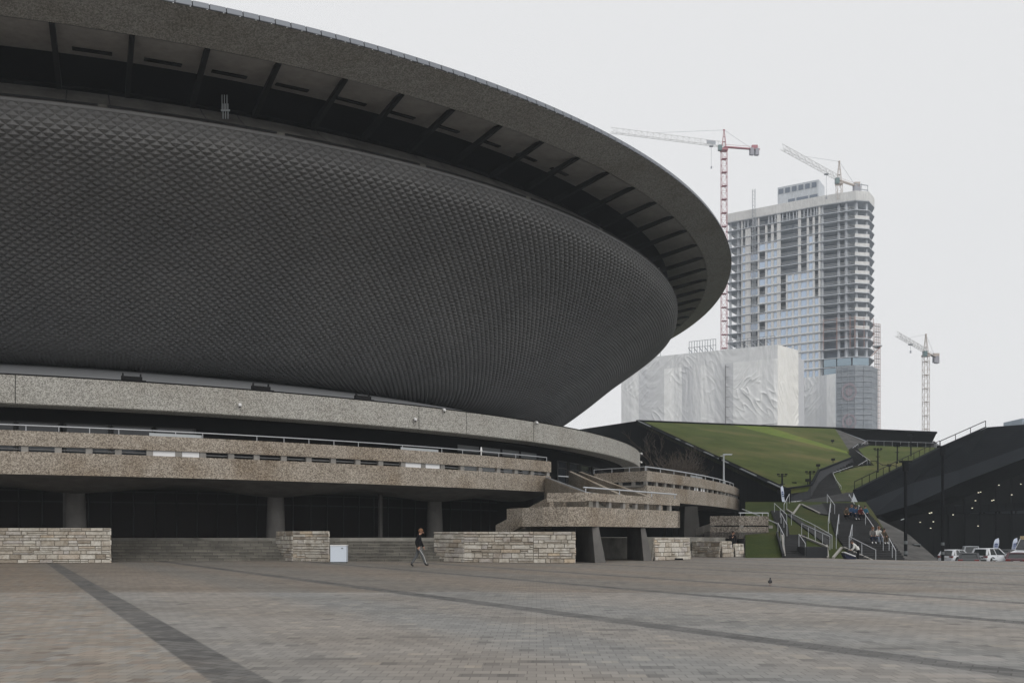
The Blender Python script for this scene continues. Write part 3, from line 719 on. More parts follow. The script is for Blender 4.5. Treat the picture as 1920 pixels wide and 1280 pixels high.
# flights from the podium level down to the landing
def flight(pa,pb,pc,pd,zt,zb_,n,name='stair_flight'):
    """pa-pb top edge (left,right), pc-pd bottom edge (left,right)"""
    mb=MB(); pa,pb,pc,pd=[Vector((*p,0)) for p in (pa,pb,pc,pd)]
    for i in range(n):
        k0,k1=i/n,(i+1)/n; z=zt+(zb_-zt)*k1; a,b=pa.lerp(pc,k0),pb.lerp(pd,k0); c,d_=pa.lerp(pc,k1),pb.lerp(pd,k1)
        zu=zt+(zb_-zt)*k1-.35
        top=[Vector((q.x,q.y,z)) for q in (a,b,d_,c)]; bot=[Vector((q.x,q.y,zu)) for q in (a,b,d_,c)]
        mb.face(top); mb.face(bot[::-1])
        for q in range(4): w_=(q+1)%4; mb.face([bot[q],bot[w_],top[w_],top[q]])
    return mb.build(name,M['step'],ARENA)
def balustrade(a,b,h0,h1,th=.22,drop=.9,name='balustrade',mt='terrace'):
    a,b=Vector(a),Vector(b); d=Vector((b.x-a.x,b.y-a.y,0)).normalized(); nr=Vector((-d.y,d.x,0))*th
    mb=MB(); q=[a,b,b-Vector((0,0,h1)),a-Vector((0,0,h0))]
    mb.slab(q,nr); return mb.build(name,M[mt],ARENA)
T0=P(1020,895,69.5); T1=P(1096,924.5,51.5)
balustrade(T0,T1,1.55,1.05,.24)
U0=P(1066,883,77); U1=P(1172,932,56.5)
balustrade(U0,U1,1.6,1.2,.26)
flight((T0.x+.2,T0.y),(U0.x-.1,U0.y-1),(T1.x+.25,T1.y+.6),(U1.x-.1,U1.y),5.5,2.75,17)
W0=P(1085,884,79.5); W1=P(1235,938,60)
balustrade(W0,W1,1.2,1.0,.26)
flight((U0.x+.3,U0.y),(W0.x,W0.y),(U1.x+.3,U1.y),(W1.x,W1.y),5.6,2.75,17)
handrail([T0+Vector((.12,0,.05)),T1+Vector((.12,0,.05)),T1+Vector((.8,.9,.02))],[],.045,ARENA,'white_rail')
handrail([P(1047,892,72),P(1066,893.5,73)],[],.045,ARENA,'white_rail')
# dark flight under the terrace, down to the left
T2=P(1038,930,53.5); T3=P(936,984,60.5)
balustrade(T2,T3,.95,.95,.25,mt='terrace'); T4=P(1062,934,56); T5=P(962,985,63)
balustrade(T4,T5,.9,.9,.25)
flight((T2.x,T2.y+.3),(T4.x,T4.y),(T3.x,T3.y+.3),(T5.x,T5.y),2.72,1.4,8)
# far terrace
RC=(-81.0,139.8); RR=112.0; RZ0,RZ1=4.30,6.74
tr0=th_at(1213,RR,RC); tr1=tr0+R(60)
zb2,zg2=parapet('far',RC,RR,RZ0,RZ1,tr0,tr1,90,None,ARENA)
rp=[1214,1233,1249,1265,1280,1294,1307,1319,1328,1338,1347,1354.5,1361,1367,1372.5,1377,1381,1384.5,1387]
def RPt(t,r,z): return (RC[0]+r*math.sin(t),RC[1]-r*math.cos(t),z)
for x in rp: post_at(RC,th_at(x,RR,RC),RR-.16,zb2,zg2,.36)
for x0,x1 in ((1304,1311),(1316,1323)):
    t0,t1=th_at(x0,RR,RC),th_at(x1,RR,RC); mb=MB(); mb.slab([RPt(t0,RR-.1,zb2),RPt(t1,RR-.1,zb2),RPt(t1,RR-.1,zg2),RPt(t0,RR-.1,zg2)],(0,.05,0)); mb.build('gap_board',M['white'],ARENA)
t0,t1=th_at(1302,RR,RC),th_at(1324,RR,RC); mb=MB(); mb.slab([RPt(t0,RR-.36,RZ1-.05),RPt(t1,RR-.36,RZ1-.05),RPt(t1,RR-.36,RZ1+.25),RPt(t0,RR-.36,RZ1+.25)],(0,.05,0)); mb.build('notice_board',M['lamp_grey'],ARENA)
te2=th_at(1378,RR,RC); n=30
handrail([RPt(tr0+(te2-tr0)*i/n,RR-.15,RZ1+.34) for i in range(n+1)],[(RPt(tr0+(te2-tr0)*i/n,RR-.15,RZ1),RPt(tr0+(te2-tr0)*i/n,RR-.15,RZ1+.34)) for i in range(0,n+1,3)],.055,ARENA,'white_rail')
# its radial end parapet
E0=Vector(RPt(tr0,RR,0)); E1=P(1114,887,79.5); E1.z=0
hh=RZ1-RZ0
poly_band([(E1.x,E1.y),(E0.x-.05,E0.y+.05)],RZ0,RZ0+hh*.52,.28,'parapet_panel'); poly_band([(E1.x,E1.y),(E0.x-.05,E0.y+.05)],RZ0+hh*.655,RZ1,.28,'parapet_beam')
for k in (.03,.28,.52,.76,.98):
    p=E1.lerp(E0,k); mb=MB(); mb.box((p.x,p.y+.15,RZ0+hh*.5875),(.3,.2,hh*.135),math.atan2(E0.y-E1.y,E0.x-E1.x)); mb.build('parapet_post',M['conc'],ARENA)
handrail([E1+Vector((0,.1,RZ1+.34)),E0+Vector((0,.1,RZ1+.34))],[(E1.lerp(E0,k)+Vector((0,.1,RZ1)),E1.lerp(E0,k)+Vector((0,.1,RZ1+.34))) for k in (0,.35,.68,1)],.035,ARENA)
mb=MB(); arcring(mb,RC,rect(86,RR-.3,5.45,5.6),tr0,tr1,60); mb.build('terrace_deck',M['conc'],ARENA)
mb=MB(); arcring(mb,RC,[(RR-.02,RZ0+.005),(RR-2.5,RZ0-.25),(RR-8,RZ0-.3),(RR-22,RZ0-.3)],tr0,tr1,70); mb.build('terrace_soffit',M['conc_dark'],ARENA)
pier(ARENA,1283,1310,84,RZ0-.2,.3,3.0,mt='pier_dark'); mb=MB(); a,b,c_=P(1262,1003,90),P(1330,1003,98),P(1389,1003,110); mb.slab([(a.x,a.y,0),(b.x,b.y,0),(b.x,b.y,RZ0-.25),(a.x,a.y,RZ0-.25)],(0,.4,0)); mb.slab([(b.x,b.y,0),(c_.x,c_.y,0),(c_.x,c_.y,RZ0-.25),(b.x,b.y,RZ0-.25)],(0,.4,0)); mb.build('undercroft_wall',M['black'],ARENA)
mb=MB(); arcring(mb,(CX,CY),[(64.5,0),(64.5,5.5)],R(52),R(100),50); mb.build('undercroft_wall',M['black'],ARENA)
# rear landing with its pier and flight
c0=P(1386,966,72); c1=P(1441,966,73.5)
fp2=[(c0.x-2.0,c0.y+1.2),(c0.x,c0.y),(c1.x,c1.y),(c1.x+.25,c1.y+3.0)]
poly_band(fp2,1.26,2.17,.3,'landing_panel','agg_dark'); poly_band(fp2,2.27,3.0,.3,'landing_beam','agg_dark'); poly_band([(p[0]+.05,p[1]+.32) for p in fp2],2.1,2.4,.1,'landing_slot_shade','black')  # black strip added behind the slot, painting the shade in it
for p in fp2[:-1]:
    mb=MB(); mb.box((p[0]+.2,p[1]+.18,2.165),(.3,.2,.23)); mb.build('parapet_post',M['conc'],ARENA)
mb=MB(); mb.prism(fp2+[(c0.x-2,c0.y+3.4)],1.3,1.75); mb.build('landing_slab',M['conc_dark'],ARENA)
handrail([c0+Vector((0,.1,.20)),c1+Vector((0,.1,.20))],[(c0.lerp(c1,k)+Vector((0,.1,-.05)),c0.lerp(c1,k)+Vector((0,.1,.20))) for k in (.05,.8,1)],.045,ARENA,'white_rail')
handrail([P(1392,954,78),P(1424,966.5,74)],[],.045,ARENA,'white_rail'); handrail([P(1441,974,74),P(1457,981,72)],[],.045,ARENA,'white_rail')
pier(ARENA,1394,1416,72.3,1.28,.3,2.5)
balustrade(P(1377,967,74),P(1310,990,80),.6,.6,.25,mt='conc'); balustrade(P(1356,966,80),P(1310,1000,84),.6,.6,.25,mt='conc_dark')
flight((13.8,84),(14.6,85.5),(17.2,74.5),(18.0,76),.3,1.7,8)

# ------------------------------------------------------------------ fittings on the arena, each a thing
def floodlight(x,y,label):
    t=th_at(x,63.2); p=Vector(AP(t,63.2,0)); zz=ZF1+.12
    root=empty('floodlight',(p.x,p.y,zz),label,'floodlight','floodlights on the podium roof'); d=Vector((math.cos(t),math.sin(t),0))
    wdt=1.15
    mb=MB(); mb.box((p.x,p.y,zz+.17),(wdt,.3,.2),t); mb.build('lamp_housing',M['black_pl'],root)
    for s in (-1,1):
        mb=MB(); q=p+d*(s*wdt*.42); mb.box((q.x,q.y,zz+.22),(.16,.18,.46),t,taper=.5); mb.build('bracket',M['black_pl'],root)
    mb=MB(); mb.box((p.x+d.x*.15,p.y+d.y*.15,zz+.03),(wdt*1.1,.4,.06),t); mb.build('base_plate',M['black_pl'],root)
floodlight(247,709,'wide black floodlight on the podium roof, the largest looking of three')
floodlight(489,728,'black floodlight on the podium roof, middle one of three')
floodlight(680,746,'black floodlight on the podium roof, smallest looking and nearest the curve')
def dome_cam(x,y,label):
    t=th_at(x,RF); p=Vector(AP(t,RF,0)); d=(p.length*0)+p.y; zz=EYE+(YH-y)/F*p.y
    n=Vector((math.sin(t),-math.cos(t),0)); root=empty('security_camera',(p.x,p.y,zz),label,'security camera','security cameras on the concrete band')
    mb=MB(); mb.box((p.x+n.x*.08,p.y+n.y*.08,zz+.06),(.12,.16,.08),t); mb.build('wall_bracket',M['dome'],root)
    mb=MB(); mb.ball((p.x+n.x*.2,p.y+n.y*.2,zz-.03),(.11,.11,.12)); mb.build('camera_housing',M['dome'],root,smooth=True)
    mb=MB(); mb.ball((p.x+n.x*.2,p.y+n.y*.2,zz-.12),(.07,.07,.06)); mb.build('lens',M['black_pl'],root,smooth=True)
dome_cam(448.5,759,'small white dome camera low on the concrete band above the dark windows')
dome_cam(776,786,'white camera on the concrete band beside a panel joint, lowest of its pair')
dome_cam(830,768.5,'white dome camera at the top edge of the concrete band')
dome_cam(1003,792,'white dome camera near the curve where the shell meets the band')
dome_cam(1199.5,850,'upper of two white cameras at the rounded end of the concrete band')
dome_cam(1199,866,'lower of two white cameras at the rounded end of the concrete band')
# antenna on the rim gallery, flag pole stub, vent pipes
pv=Vector(AP(R(angs[8]+7.2),67.6,22.35,1)); mb=MB()
for k in range(3):
    for z0_,z1_ in ((0,.85),(.5,1.35)): mb.tube([pv+Vector((k*.14-(.06 if z0_ else 0),-.12,z0_)),pv+Vector((k*.14-(.06 if z0_ else 0),-.12,z1_))],.022,5)
mb.box((pv.x+.12,pv.y-.06,pv.z+.5),(.5,.06,.08))
tag(mb.build('antenna',M['lamp_grey']),'small group of grey upright antenna rods on the gallery ledge','antenna')
pf=Vector(LPt(th_at(905,LR,LC),LR-.15,LZ1)); root=empty('pole_light',pf,'slim white pole light standing up from the terrace handrail','light')
mb=MB(); mb.tube([pf,pf+Vector((0,0,.32))],.04,8); mb.build('pole',M['dome'],root); mb=MB(); mb.lathe(pf+Vector((0,0,.30)),[(.02,-.02),(.09,.02),(.035,.28),(.0,.32)],10); mb.build('lamp_head',M['dome'],root)
pm=Vector(AP(R(76),66.3,23.4,1)); 

root=empty('gallery_camera',pm,'thin camera mast on the gallery ledge below the rim curve','camera mast')
mb=MB(); mb.tube([pm,pm+Vector((0,0,1.5))],.05,6); mb.build('pole',M['lamp_grey'],root); mb=MB(); mb.ball(pm+Vector((0,0,1.55)),(.16,.16,.13)); mb.build('camera_head',M['lamp_grey'],root)
# lamp post with camera on the far terrace
pl=Vector(RPt(th_at(1377,RR,RC)+.004,RR-1.2,5.6)); zt=EYE+(YH-853)/F*pl.y
root=empty('lamp_post',pl,'grey lamp post with camera standing on the rounded far terrace','lamp post')
mb=MB(); mb.tube([pl,(pl.x,pl.y,zt)],.13,8,r1=.08); mb.build('pole',M['lamp_grey'],root)
mb=MB(); mb.box((pl.x+.42,pl.y,zt+.08),(.95,.3,.12),0); mb.tube([(pl.x-.35,pl.y,zt-.1),(pl.x+.2,pl.y,zt)],.05,6); mb.build('lamp_head',M['lamp_grey'],root)
mb=MB(); mb.ball((pl.x-.35,pl.y,zt-.35),(.2,.2,.24)); mb.build('camera_dome',M['black_pl'],root)

# things on the square beside the steps
fx,fy=gp(634,1055); root=empty('cabinet',(fx,fy,0),'waist high white enamel cabinet standing before the entrance steps','cabinet')
mb=MB(); mb.box((fx,fy+.3,.50),(.86,.62,.86),R(2)); cb=mb.build('cabinet_body',M['freezer'],root)
mb=MB(); mb.box((fx,fy+.3,.955),(.90,.66,.05),R(2)); mb.build('lid',M['dome'],root)
mb=MB(); mb.box((fx,fy+.3,.04),(.80,.56,.07),R(2)); mb.build('plinth',M['grey_box'],root)
mb=MB(); mb.box((fx+.22,fy-.018,.80),(.1,.02,.05),R(2)); mb.build('handle',M['grey_box'],root)
bx,by=gp(595.5,1050.8); root=empty('waste_container',(bx,by,0),'upright dark grey plastic container against the short stone wall','container')
mb=MB(); mb.box((bx,by,.28),(.46,.4,.54),R(-6),taper=1.08); mb.build('container_body',M['grey_box'],root); mb=MB(); mb.box((bx,by,.57),(.5,.44,.04),R(-6)); mb.build('lid',M['grey_box'],root)
bx,by=gp(575,1050.8); root=empty('speaker_box',(bx,by,0),'low squat grey crate on the ground by the stone wall','crate')
mb=MB(); mb.box((bx,by,.15),(.5,.36,.28),R(4)); mb.build('crate_body',M['grey_box'],root); mb=MB(); mb.box((bx+.29,by-.02,.17),(.07,.4,.34),R(4)); mb.build('side_panel',M['black_pl'],root)
for x,y,lb in ((933.5,1054.0,'dark iron grating slot at the foot of the longest stone wall'),(1270,1049.3,'dark iron grating slot at the foot of the battered stone wall')):
    gx,gy=gp(x,y); mb=MB(); mb.box((gx,gy-.18,.06),(.62,.1,.11)); 
    for k in range(6): mb.box((gx-.25+k*.1,gy-.24,.06),(.03,.03,.1))
    tag(mb.build('drain_grating',M['black_pl']),lb,'grating','drain gratings')

# ------------------------------------------------------------------ congress centre with turf roof, cut by a stair valley
class Plane:
    def __init__(s,a,b,c): s.p=Vector(a); s.n=(Vector(b)-s.p).cross(Vector(c)-s.p).normalized()
    def __call__(s,x,y,up=0.0):
        d=Vector(((x-960)/F,1,(YH-y)/F)); o=Vector((0,0,EYE-up)); k=(s.p-o).dot(s.n)/d.dot(s.n); q=o+d*k; return Vector((q.x,q.y,q.z+up))
CC=empty('congress_centre',(45,110,0),'black clad congress centre with turf roof and a stair valley cut through it','congress centre')
pA,pB=P(1467,918,95),P(1195,790,150)
K1,K2=P(1375,797,160),P(1590,850,140)
roofL=Plane(pA,pB,K2); roofR=Plane(K1,K2,P(1565,803,172))
def grid_poly(mb,pts,disp=.0,mi=0):
    mb.face(pts,mi)
def turf(pts,name,m,drop=.5,parent=None):
    mb=MB(); mb.slab(pts,(0,0,-drop)); return mb.build(name,M[m],parent or CC)
low=[roofL(*q) for q in ((1195,790),(1375,797),(1590,850),(1598,858),(1535,883),(1520,911),(1467,918))]
turf(low,'turf_roof','grass_roof')
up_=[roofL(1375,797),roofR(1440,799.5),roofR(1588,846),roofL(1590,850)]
turf(up_,'turf_lit_fold','grass_lit')  # the fold's brighter light is put into its turf colour
turf([roofR(1440,799.5),roofR(1566,803.5),roofR(1592,845),roofR(1588,846)],'turf_roof','grass_roof')
# black wall under the turf edge
def wall_poly(pts,name,m,th=(0,1.0,0),parent=None):
    mb=MB(); mb.slab(pts,th); return mb.build(name,M[m],parent or CC)
B0_,A0_=roofL(1195,790),roofL(1467,918)
mb=MB(); mb.slab([(A0_.x,A0_.y,0),(B0_.x,B0_.y,0),B0_+Vector((0,0,.05)),A0_+Vector((0,0,.05))],(.9,.1,0)); mb.build('clad_wall',M['clad'],CC)
l0=P(1085,805,205); mb=MB(); mb.slab([(B0_.x,B0_.y,0),(l0.x,l0.y,0),l0,B0_+Vector((0,0,.12))],(.5,.9,0)); mb.build('clad_wall',M['clad'],CC)
mb=MB(); mb.beam(A0_+Vector((-.05,0,.08)),B0_+Vector((-.05,0,.08)),.35,.14); mb.build('edge_flashing',M['clad_soft'],CC)
for k0,k1 in ((.0,.06),(.12,.2),(.27,.33),(.36,.42),(.5,.55),(.6,.63),(.86,.98)):
    mb=MB(); mb.beam(A0_.lerp(B0_,k0)+Vector((-.1,0,.2)),A0_.lerp(B0_,k1)+Vector((-.1,0,.2)),.25,.1); mb.build('snow_rail',M['grey_box'],CC)
mb=MB(); e=[roofL(1195,789.5),roofL(1375,796.5),roofR(1440,799),roofR(1568,803)]
for a,b in zip(e,e[1:]): mb.beam(a+Vector((0,.3,.1)),b+Vector((0,.3,.1)),.4,.3)
mb.build('roof_edge',M['clad'],CC)
# dark walls on the valley side
v=[roofL(1467,918),roofL(1520,911),roofL(1535,883),roofL(1598,858)]
fl=[P(1469,941,96),P(1522,936,100),P(1538,930,106),P(1603,872,136)]
for i in range(3): mb=MB(); mb.slab([fl[i],fl[i+1],v[i+1]+Vector((0,0,.06)),v[i]+Vector((0,0,.06))],(-.3,.8,0)); mb.build('valley_wall',M['stair_wall'],CC)
mb=MB()
for a,b in zip(v,v[1:]): mb.beam(a+Vector((0,-.1,.1)),b+Vector((0,-.1,.1)),.3,.14)
mb.build('valley_wall_cap',M['clad_soft'],CC)
# stairs of the valley
def steps_between(a0,a1,b0,b1,n,name,m='stair',parent=None,th=.5):
    a0,a1,b0,b1=[Vector(q) for q in (a0,a1,b0,b1)]; mb=MB()
    for i in range(n):
        p0,p1=a0.lerp(b0,i/n),a1.lerp(b1,i/n); q0,q1=a0.lerp(b0,(i+1)/n),a1.lerp(b1,(i+1)/n)
        for p,q in ((p0,q0),(p1,q1)): pass
        zl,zr=q0.z,q1.z
        t_=[Vector((p0.x,p0.y,zl)),Vector((p1.x,p1.y,zr)),Vector((q1.x,q1.y,zr)),Vector((q0.x,q0.y,zl))]
        bt=[Vector((p0.x,p0.y,p0.z-th)),Vector((p1.x,p1.y,p1.z-th)),Vector((q1.x,q1.y,p1.z-th)),Vector((q0.x,q0.y,p0.z-th))]
        mb.face(t_); mb.face([bt[0],bt[1],t_[1],t_[0]]); mb.face([bt[1],bt[2],t_[2],t_[1]]); mb.face([bt[3],bt[0],t_[0],t_[3]])
    return mb.build(name,M[m],parent or CC)
steps_between(P(1521,936,99),P(1580,930,99),P(1538,886,119),P(1561,887,118),26,'upper_stair')
steps_between(P(1538,886,119),P(1562,889,118),P(1602,868,134),P(1634,873,130),8,'upper_stair')
steps_between(P(1634,873,130),P(1602,868,134),P(1606,839,146),P(1588,846,146),22,'upper_stair')
steps_between(P(1588,847,146),P(1607,840,146),P(1612,832,157),P(1630,834,156),8,'upper_stair')
mb=MB(); mb.slab([P(1470,946,95.5),P(1594,938,95.5),P(1600,921,101),P(1520,934,101)],(0,0,-.4)); mb.build('valley_landing',M['stair'],CC)
# right hand turf
rt=[P(1561,888,118.2),P(1600,874,128.5),P(1633,874,130.5),P(1607,842,146),P(1630,835,155),P(1762,839,150),P(1602,921,100.5),P(1579,927,100)]
mb=MB(); cen=P(1640,872,127)
for a,b in zip(rt,rt[1:]+rt[:1]): mb.face([a,b,cen])
mb.build('turf_roof',M['grass_roof'],CC)
mb=MB()
for a,b in ((0,1),(1,2),(2,3),(3,4)): mb.slab([rt[a]-Vector((0,0,1.4)),rt[b]-Vector((0,0,1.4)),rt[b]+Vector((0,0,.05)),rt[a]+Vector((0,0,.05))],(.05,.1,0))
mb.build('turf_kerb',M['stair_wall'],CC)
# canopy over the top of the stairs
c1,c2=P(1567,804,171),P(1756,812,160); d1,d2=P(1628,829,163),P(1750,834,160)
mb=MB(); mb.slab([c1,c2,P(1746,833,168),P(1630,828,176)],(0,1.5,.5)); mb.build('canopy',M['clad_soft'],CC)
mb=MB(); mb.slab([P(1618,839,166),P(1765,840,160),P(1752,828,172),P(1624,826,176)],(0,2,0)); mb.build('canopy_wall',M['clad_soft'],CC)
mb=MB(); mb.slab([c1,P(1591,847,147),P(1606,838,152),P(1630,830,166)],(.3,.6,0)); mb.build('canopy_wall',M['wedge'],CC)
mb=MB(); mb.slab([P(1750,826,164),P(1754,828,161),P(1768,840,152),P(1744,840,160)],(.3,.6,0)); mb.build('canopy_wall',M['wedge'],CC)
mb=MB(); mb.beam(c1+Vector((0,-.1,.1)),c2+Vector((0,-.1,.1)),.5,.35); mb.build('roof_edge',M['clad'],CC)
# great black overhang on the other side
g=[P(1599,921,100),P(1763,839,128),P(1852,801,132),P(1926,795.5,130),P(2300,765,126)]
lo=[P(1634,969,92),P(1712,945,108),P(1800,905,116),P(1926,857,116),P(2300,740,110)]
mid=[P(1610,945,96),P(1712,905,112),P(1800,880,120),P(1926,835,121),P(2300,730,114)]
mb=MB(); mb2=MB()
for i in range(4):
    mb.face([mid[i],mid[i+1],g[i+1],g[i]]); mb2.face([lo[i],lo[i+1],mid[i+1],mid[i]])
mb.build('clad_wall',M['clad'],CC); mb2.build('clad_band',M['clad_soft'],CC)
mb=MB()
bk=[P(1600,921,104),P(1763,838,165),P(1852,800.5,170),P(1926,795,172),P(2300,765,172)]
for i in range(4): mb.face([g[i],g[i+1],bk[i+1]+Vector((0,0,.0)),bk[i]])
mb.build('black_roof',M['clad'],CC)
mb=MB(); mb.beam(P(1763,838,128),P(1848,800.5,132),.3,.12); mb.tube([P(1763,836,128)+Vector((0,0,.7)),P(1848,798,132)+Vector((0,0,.7))],.06,5)
for k in (.0,.33,.66,1): q=P(1763,838,128).lerp(P(1848,800.5,132),k); mb.tube([q,q+Vector((0,0,.85))],.05,5)
mb.build('roof_rail',M['lamp_dark'],CC)
mb=MB(); mb.beam(P(1604,919,101),P(1762,839,129.5),.5,.18); mb.build('roof_edge',M['clad_soft'],CC)
mb=MB(); mb.tube([P(1602,918,101)+Vector((0,0,.9)),P(1762,838,129.5)+Vector((0,0,.9))],.05,5)
for k in [i/14 for i in range(15)]: q=P(1602,919,101).lerp(P(1762,838.5,129.5),k); mb.tube([q,q+Vector((0,0,.9))],.04,4)
mb.build('roof_rail',M['lamp_dark'],CC)
# soffit and glazed hall behind
gl=[(47.5,124),(62,127.5),(71,127.5),(104,126)]
q=[P(1640,985,123),P(1740,960,126.5),P(1835,922,127.3),P(1928,882,127.3),P(2300,760,126)]
mb=MB()
for i in range(4): mb.face([lo[i],lo[i+1],q[i+1],q[i]])
mb.build('overhang_soffit',M['clad'],CC)
mb=MB()
for a,b in zip(q,q[1:]): mb.face([(a.x,a.y,-1.45),(b.x,b.y,-1.45),b+Vector((0,0,.1)),a+Vector((0,0,.1))])
mb.build('hall_glazing',M['hall_glass'],CC)
for x in range(1745,1930,29):
    k=(x-960)/F; Yg=127.5; mb=MB(); mb.beam((k*Yg,Yg-.9,-1.4),(k*Yg,Yg-.9,max(1,EYE+(YH-(960-(x-1740)*.41))/F*Yg)),.12,.2); mb.build('mullion',M['clad'],CC)
mb=MB(); a,b=P(1745,958,126.5),P(1930,948,126.5); mb.beam(a,b,.2,1.1); mb.build('transom',M['clad'],CC)
for x0,x1 in ((1765,1787),(1790,1815),(1819,1843),(1848,1872),(1876,1903),(1906,1932)):
    mb=MB(); a,b=P(x0,962,126.9),P(x1,962,126.9); c,d=P(x1,947,126.9),P(x0,947,126.9); mb.slab([a,b,c,d],(0,.08,0)); mb.build('window',M['hall_pane'],CC)
for x,y in ((1881,897),(1873,909),(1914,907),(1834.5,923),(1838.5,922),(1897,927),(1829,938),(1860,938),(1863,937),(1743,961.5),(1746.5,960.5),(1823,952),(1787,964.5),(1725.5,978.5),(1750,977.5),(1745,989.5),(1834,985.5)):
    c=P(x,y,125.9); mb=MB(); mb.lathe(c,[(.005,.05),(.09,.04),(.09,-.04),(.005,-.05)],10); mb.build('ceiling_lamp',M['light'],CC)
# grey stone wedge beside the stairs, side wall below the overhang
wp=[P(1634,969,91),P(1692,1000,78),P(1746,1049,66),P(1746,1060,66),P(1690,1060,62),P(1692,1046,62),P(1660,1010,73)]
mb=MB(); mb.slab(wp,(.8,.5,-.1)); mb.build('stone_wedge',M['wedge'],CC)
mb=MB(); a,b=P(1636,968,91.5),P(1660,985,124); mb.slab([(a.x,a.y,-1.45),(b.x,b.y,-1.45),(b.x,b.y,6),(a.x,a.y,a.z)],(.6,0,0)); mb.build('undercroft_wall',M['clad'],CC)
# lower stairs on the slope
def hstep(poly,n,name,m='stair',lift=.05):
    """stepped flight on the slope: a convex plan polygon cut into rows along Y"""
    pts=[H(*q) for q in poly]; ys=[p.y for p in pts]; y0,y1=min(ys),max(ys); mb=MB()
    def clip(pl,yc,keep_above):
        out=[]
        for i in range(len(pl)):
            a,b=pl[i],pl[(i+1)%len(pl)]; ia=(a[1]>=yc)==keep_above or a[1]==yc; ib=(b[1]>=yc)==keep_above or b[1]==yc
            if ia: out.append(a)
            if ia!=ib: k=(yc-a[1])/(b[1]-a[1]); out.append((a[0]+(b[0]-a[0])*k,yc))
        return out
    base=[(p.x,p.y) for p in pts]
    for i in range(n):
        a,b=y0+(y1-y0)*i/n,y0+(y1-y0)*(i+1)/n; pl=clip(clip(base,a,True),b,False)
        if len(pl)>2: z=max(hill_z(b),-.6)+lift; mb.prism(pl,hill_z(a)-.5,z)
    return mb.build(name,M[m],CC)
hstep([(1541,944),(1597,939),(1622,957),(1645,981),(1696,1049),(1600,1051),(1566,1004),(1556,972)],34,'stair')
hstep([(1472,1004),(1512,1003),(1512,1046),(1470,1046)],14,'stair')
hstep([(1445,958),(1472,958),(1480,1003),(1466,1003),(1455,985)],12,'stair')
for q in ([(1476,964),(1483,962),(1556,1012),(1552,1022)],[(1503,982),(1509,980),(1560,1003),(1556,1010)],[(1505,948),(1545,944),(1556,965),(1538,962)]):
    pts=[H(*p,.12) for p in q]; mb=MB(); mb.slab(pts,(0,0,-.5)); mb.build('ramp',M['stair'],CC)
q=[H(1512,1046),H(1552,1046)]; mb=MB(); mb.slab([q[0],q[1],q[1]+Vector((0,0,.75)),q[0]+Vector((0,0,.75))],(0,2.0,0)); mb.build('stair_wall',M['stair_wall'],CC)
q=[H(1467,1046),H(1455,1003)]; mb=MB()
mb.slab([q[0],q[1],q[1]+Vector((0,0,.3)),q[0]+Vector((0,0,.3))],(.15,0,0)); mb.build('stair_wall',M['stair_wall'],CC)
for a,b in (((1467,1003),(1471,1043)),((1550,1022),(1552.5,1044)),((1578,1026),(1562,1045)),((1582,1026),(1640,1052)),((1487,963),(1500,945)),((1503,945),(1537,962)),((1499,1003),(1552,1025)),((1486,962),(1475,955))):
    mb=MB(); mb.beam(H(*a,.1),H(*b,.1),.14,.12); mb.build('kerb_stone',M['curb'],CC)
# handrails of the slope, one thing per run
def stair_rail(label,pts,h=.95,posts=3,r=.029,m='white_rail',grp='steel handrails on the stairs'):
    g=[Vector((p.x,p.y,p.z-h)) for p in pts]; root=empty('stair_handrail',g[0],label,'handrail',grp)
    mb=MB(); mb.tube(pts,r,6); mb.build('top_rail',M[m],root)
    for a,b in zip(pts,pts[1:]):
        n=max(2,posts)
        for k in range(n if b is pts[-1] else n-1):
            q=a.lerp(b,k/(n-1)); mb=MB(); mb.tube([q,q-Vector((0,0,h+.25))],r*.8,5); mb.build('post',M[m],root)
def HR(*px): return [H(x,y,.95) for x,y in px]
stair_rail('handrail run beside the far lawn wedge, ending above the rear stair landing',HR((1452,943),(1475,964)))
stair_rail('short steep handrail zigzag between rear landing and the lawn',HR((1464.5,961.5),(1475.5,983)))
stair_rail('short handrail at the head of the narrow black flight',HR((1458.6,980),(1470,1003)))
stair_rail('handrail climbing to the feather flag',HR((1470,945),(1480,925.5)))
stair_rail('long handrail along the upper diagonal ramp',HR((1484,962.6),(1528,984.5),(1560,1003)),posts=2)
stair_rail('long bright handrail along the lower diagonal ramp',HR((1503,981),(1529,993),(1556,1005)))
stair_rail('single stout handrail end above the narrow black flight',HR((1498,1001),(1510,1018)),posts=2)
stair_rail('handrail at the top edge of the valley landing',HR((1551,926.5),(1565,946)))
stair_rail('upper centre handrail of the wide black stairs',HR((1557,944),(1553,977)))
stair_rail('middle centre handrail of the wide black stairs',HR((1573,964),(1568,1003)))
stair_rail('lower centre handrail of the wide black stairs',HR((1598,983),(1593.5,1005)))
stair_rail('sloping handrail behind the person in the white jacket',HR((1592,1005),(1642,1030.5)))
stair_rail('handrail on the grey stone wedge, above the seated group in blue',[P(1592,926,98),P(1603,946,92)])
stair_rail('handrail on the grey stone wedge, beside the seated group in blue',HR((1610,946),(1638,987)))
stair_rail('handrail on the grey stone wedge, beside the seated woman in white',HR((1645,987),(1656,1007.5)))
stair_rail('lowest handrail on the grey stone wedge',HR((1667,1008.6),(1679.5,1031.5)))
stair_rail('zigzag handrail along the lower edge of the upper turf',[P(1562,887,116),P(1567,898,110),P(1577,911,104)],.95,5)
stair_rail('handrail along the upper ramp bend',[P(1562,886,116),P(1599,873,127)],.95,4)
stair_rail('handrail beyond the gap on the upper ramp bend',[P(1609,872,128),P(1626,862,131)],.95,3)
stair_rail('handrail zigzag at the foot of the canopy, sloping forward',[P(1599,840,147),P(1631,863,131)],.95,6)
stair_rail('short handrail below the grey canopy wall',[P(1599,839,147.5),P(1609,832,151)],.95,3)
